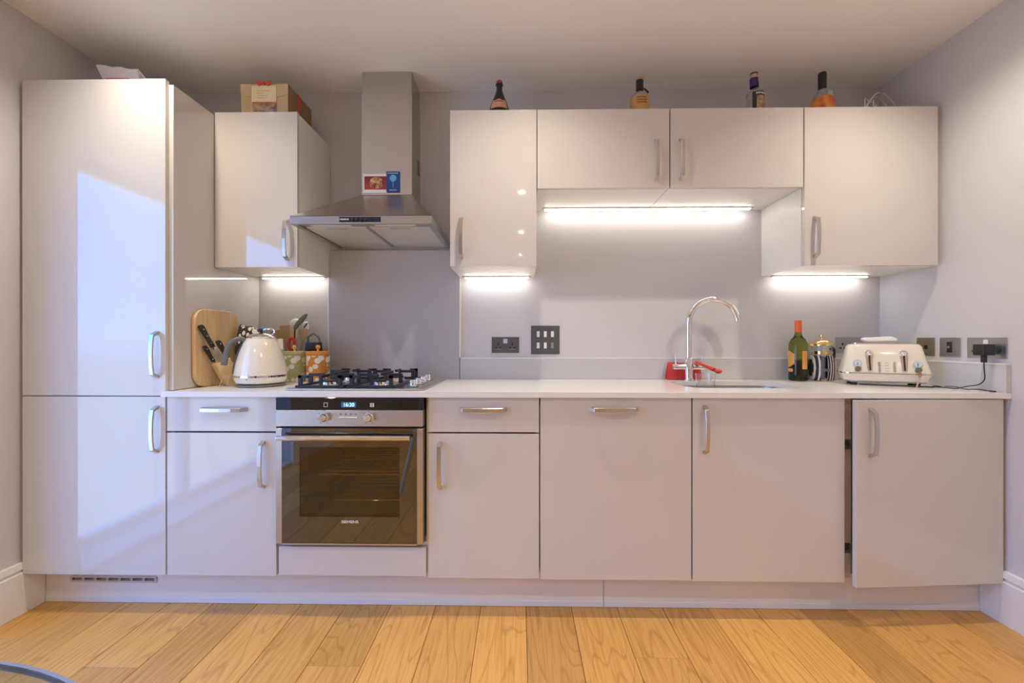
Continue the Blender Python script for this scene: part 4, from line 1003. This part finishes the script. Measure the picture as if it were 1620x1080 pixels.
for s in (-1, 1): prism(bw, [(-1.3580, gz + .004), (-1.3580 + s * .030, gz + .012), (-1.3580 + s * .034, gz - .002), (-1.3580 + s * .022, gz - .012)], 'y', gy0 - .008, gy0 - .0045)
sphere(bw, (-1.358, gy0 - .006, gz), .007, 10); obj('bow', bw, 'redplastic', t)

def bottle(name, label, x, prof, m, y=-.20, seg=36):
    t = thing(name, label, 'bottle', (x, y, ZT)); obj('glass_body', lathe(nb(), [(r, ZT + .0005 + z_) for r, z_ in prof], x, y, seg), m, t, True); return t
M['darkbottle'] = mat('dark_bottle_glass', (.022, .026, .028), .12)
x = -.2525
t = bottle('sparkling_wine_bottle', 'dark tapering bottle with red cap and peach label on a wall cabinet', x, [(0, 0), (.052, 0), (.054, .004), (.053, .060), (.0465, .092), (.033, .128), (.0215, .158), (.0155, .178), (.0150, .200), (.0185, .203), (.0185, .209), (.0150, .211), (0, .211)], 'darkbottle')
obj('cap', lathe(nb(), [(0, ZT + .2118), (.0150, ZT + .2118), (.0155, ZT + .222), (.0120, ZT + .2265), (0, ZT + .227)], x, -.2, 20), mat('cap_red', (.45, .05, .04), .4), t, True)
def pr(z_): return .0465 + (.033 - .0465) * (z_ - .092) / .036 if z_ > .092 else .053 + (.0465 - .053) * (z_ - .060) / .032
rows = [[(x + (pr(z_) + .0011) * math.cos(R(a)), -.2 + (pr(z_) + .0011) * math.sin(R(a)), ZT + z_ + (.004 if j == 4 and 255 < a < 285 else 0)) for j, z_ in enumerate((.072, .083, .093, .104, .114))] for a in range(222, 319, 8)]
lbl = obj('label', sheet(nb(), rows, -.0008), mat('label_peach', (.72, .40, .25), .5), t)
def arc_print(name, parent, cx, cy, r, z_, h, n, a0, a1, m, fill=.65):
    bm = nb()
    for i in range(n):
        a = R(a0 + (a1 - a0) * (i + .5) / n); w = r * R(a1 - a0) / n * fill / 2
        q = B(-w, w, -.0003, .0003, -h / 2 + (i % 3) * h * .06, h / 2); bmesh.ops.transform(q, matrix=Matrix.Translation((cx + r * math.cos(a), cy + r * math.sin(a), z_)) @ Matrix.Rotation(a + R(90), 4, 'Z'), verts=q.verts)
        me = bpy.data.meshes.new('q'); q.to_mesh(me); q.free(); bm.from_mesh(me); bpy.data.meshes.remove(me)
    return obj(name, bm, m, parent)
M['print_brown'] = mat('print_brown', (.20, .06, .03), .5)
arc_print('lettering', lbl, x, -.2, .0440, ZT + .1045, .0085, 8, 240, 300, 'print_brown')

x = .4335
t = bottle('spirit_bottle', 'clear bottle with black collar and amber label on a short wall cabinet', x, [(0, 0), (.042, 0), (.0445, .004), (.0450, .120), (.0430, .135), (.034, .150), (.0200, .160), (.0150, .166), (.0145, .195), (0, .195)], 'glass')
obj('label', lathe(nb(), [(.0452, ZT + .030), (.0456, ZT + .030), (.0456, ZT + .122), (.0446, ZT + .130)], x, -.2, 36, close=False), mat('label_amber', (.66, .37, .13), .45), t, True)
for i, zz in enumerate((.119, .106, .094)): arc_print('lettering', t, x, -.2, .0462, ZT + zz, .0055, 11, 238, 302, 'print_brown')
obj('neck_sleeve', lathe(nb(), [(.0152, ZT + .170), (.0180, ZT + .172), (.0180, ZT + .220), (.0160, ZT + .222), (0, ZT + .222)], x, -.2, 24, close=False), mat('sleeve_black', (.022, .016, .018), .35), t, True)
obj('cap', lathe(nb(), [(.0, ZT + .2222), (.0175, ZT + .2222), (.0178, ZT + .232), (.015, ZT + .235), (0, ZT + .235)], x, -.2, 24), 'spoonwood', t, True)
obj('neck_tag', prism(nb(), [(x + .004, ZT + .168), (x + .018, ZT + .164), (x + .036, ZT + .148), (x + .030, ZT + .139), (x + .012, ZT + .157)], 'y', -.2345, -.2335), mat('tag_black', (.02, .018, .018), .4), t)

x = .993
t = bottle('gin_bottle', 'clear bottle with purple neck and dark copper label on a short wall cabinet', x, [(0, 0), (.038, 0), (.0405, .004), (.0405, .140), (.0370, .153), (.0250, .163), (.0165, .170), (.0160, .205), (0, .205)], 'glass')
obj('label', wrap(x, -.2, .0411, 225, 345, ZT + .020, ZT + .146), mat('label_teal', (.022, .035, .045), .4), t)
obj('label_panel', wrap(x, -.2, .0420, 250, 335, ZT + .022, ZT + .124), pic('label_copper', (.60, .38, .22), (.30, .16, .12), 60), t)
arc_print('lettering', t, x, -.2, .0421, ZT + .1355, .009, 7, 245, 330, 'white')
obj('neck_sleeve', lathe(nb(), [(.0163, ZT + .182), (.0185, ZT + .182), (.0190, ZT + .224), (.0170, ZT + .226), (0, ZT + .226)], x - .006, -.2, 24, close=False), mat('sleeve_purple', (.050, .012, .13), .35), t, True)
obj('stopper', lathe(nb(), [(0, ZT + .2262), (.0165, ZT + .2262), (.0175, ZT + .243), (0, ZT + .243)], x - .006, -.2, 24), mat('stopper_tan', (.50, .38, .24), .5), t, True)
obj('stopper_cap', lathe(nb(), [(0, ZT + .2432), (.0178, ZT + .2432), (.0178, ZT + .2500), (.014, ZT + .2525), (0, ZT + .2525)], x - .006, -.2, 24), 'black', t, True)

x = 1.316
t = bottle('liqueur_bottle', 'clear bottle with long black cap and orange fruit label on the wide wall cabinet', x, [(0, 0), (.050, 0), (.053, .004), (.0525, .080), (.048, .110), (.036, .138), (.0220, .156), (.0160, .166), (.0155, .185), (0, .185)], 'glass')
obj('label', lathe(nb(), [(.0530, ZT + .030), (.0533, ZT + .080), (.0490, ZT + .110), (.0440, ZT + .122)], x, -.2, 36, close=False), pic('label_fruit', (.80, .34, .05), (.62, .10, .05), 22), t, True)
obj('label_top', wrap(x, -.2, .0420, 270, 350, ZT + .124, ZT + .146), mat('label_mint', (.45, .58, .48), .5), t)
obj('cap', lathe(nb(), [(.0158, ZT + .172), (.0175, ZT + .172), (.0185, ZT + .246), (.0160, ZT + .2495), (0, ZT + .2495)], x, -.2, 24, close=False), 'black', t, True)

t = thing('wire_whisk', 'coiled thin wire whisk lying on the wide wall cabinet', 'whisk', (1.57, -.20, ZT))
for i, (rx, rz) in enumerate(((.055, .080), (.068, .095), (.082, .110), (.095, .124))):
    obj('wire_loop', tube(nb(), [(1.540 + .03 * i * .3 + rx * math.cos(R(a)) * 1.0, -.20 - .015 * i + .02 * math.sin(R(a * 2)), ZT + .0025 + rz * max(math.sin(R(a)), 0)) for a in range(0, 181, 15)], .0021, 6, sub=2), 'chrome', t, True)
obj('coil', tube(nb(), [(1.512 + .010 * math.cos(a * .9), -.232 + .010 * math.sin(a * .9), ZT + .004 + .0045 * a) for a in range(0, 25)], .0016, 6, sub=2), 'chrome', t, True)
for xx in (1.492, 1.532): obj('post', cyl(nb(), (xx, -.235, ZT + .001), (xx, -.235, ZT + .104), .0022, 8), 'chrome', t, True)

# ================================================================ DINING END (mostly behind the camera, seen in reflections)
tc_ = (-.8030, -2.3090)
t = thing('glass_dining_table', 'round clear glass dining table with blue-grey rim and splayed pale legs', 'table', (*tc_, 0))
top = obj('glass_top', lathe(nb(), [(0, .7325), (.4640, .7325), (.4640, .740), (0, .740)], *tc_, 96), 'tabletop', t)
obj('rim', lathe(nb(), [(.4642, .7325), (.4685, .7328), (.4695, .736), (.4685, .7398), (.4642, .740)], *tc_, 96, close=False), 'tableedge', top, True)
for a in (35, 125, 215, 305):
    c_, s_ = math.cos(R(a)), math.sin(R(a))
    obj('leg', tube(nb(), [(tc_[0] + .12 * c_, tc_[1] + .12 * s_, .7320), (tc_[0] + .36 * c_, tc_[1] + .36 * s_, .002)], (lambda u: .020 - .006 * u), 12), mat('pale_leg', (.62, .55, .46), .4) if a == 35 else bpy.data.materials['pale_leg'], t, True)
chx, chy = -.86, -3.25
t = thing('cantilever_chair', 'black cantilever chair with chrome tube frame behind the glass table', 'chair', (chx, chy, 0))
obj('seat', B(chx - .22, chx + .22, chy - .20, chy + .22, .430, .465, .012, 2), 'black', t)
obj('backrest', B(chx - .22, chx + .22, chy - .245, chy - .215, .50, .86, .010, 2), 'black', t)
obj('frame', tube(nb(), [(chx - .225, chy - .228, .84), (chx - .225, chy - .215, .46), (chx - .225, chy - .16, .418), (chx - .225, chy + .19, .416), (chx - .225, chy + .225, .38), (chx - .225, chy + .225, .06), (chx - .225, chy + .19, .014), (chx - .225, chy - .20, .014), (chx + .225, chy - .20, .014), (chx + .225, chy + .19, .014), (chx + .225, chy + .225, .06), (chx + .225, chy + .225, .38), (chx + .225, chy + .19, .416), (chx + .225, chy - .16, .418), (chx + .225, chy - .215, .46), (chx + .225, chy - .228, .84)], .012, 10), 'chrome', t, True)
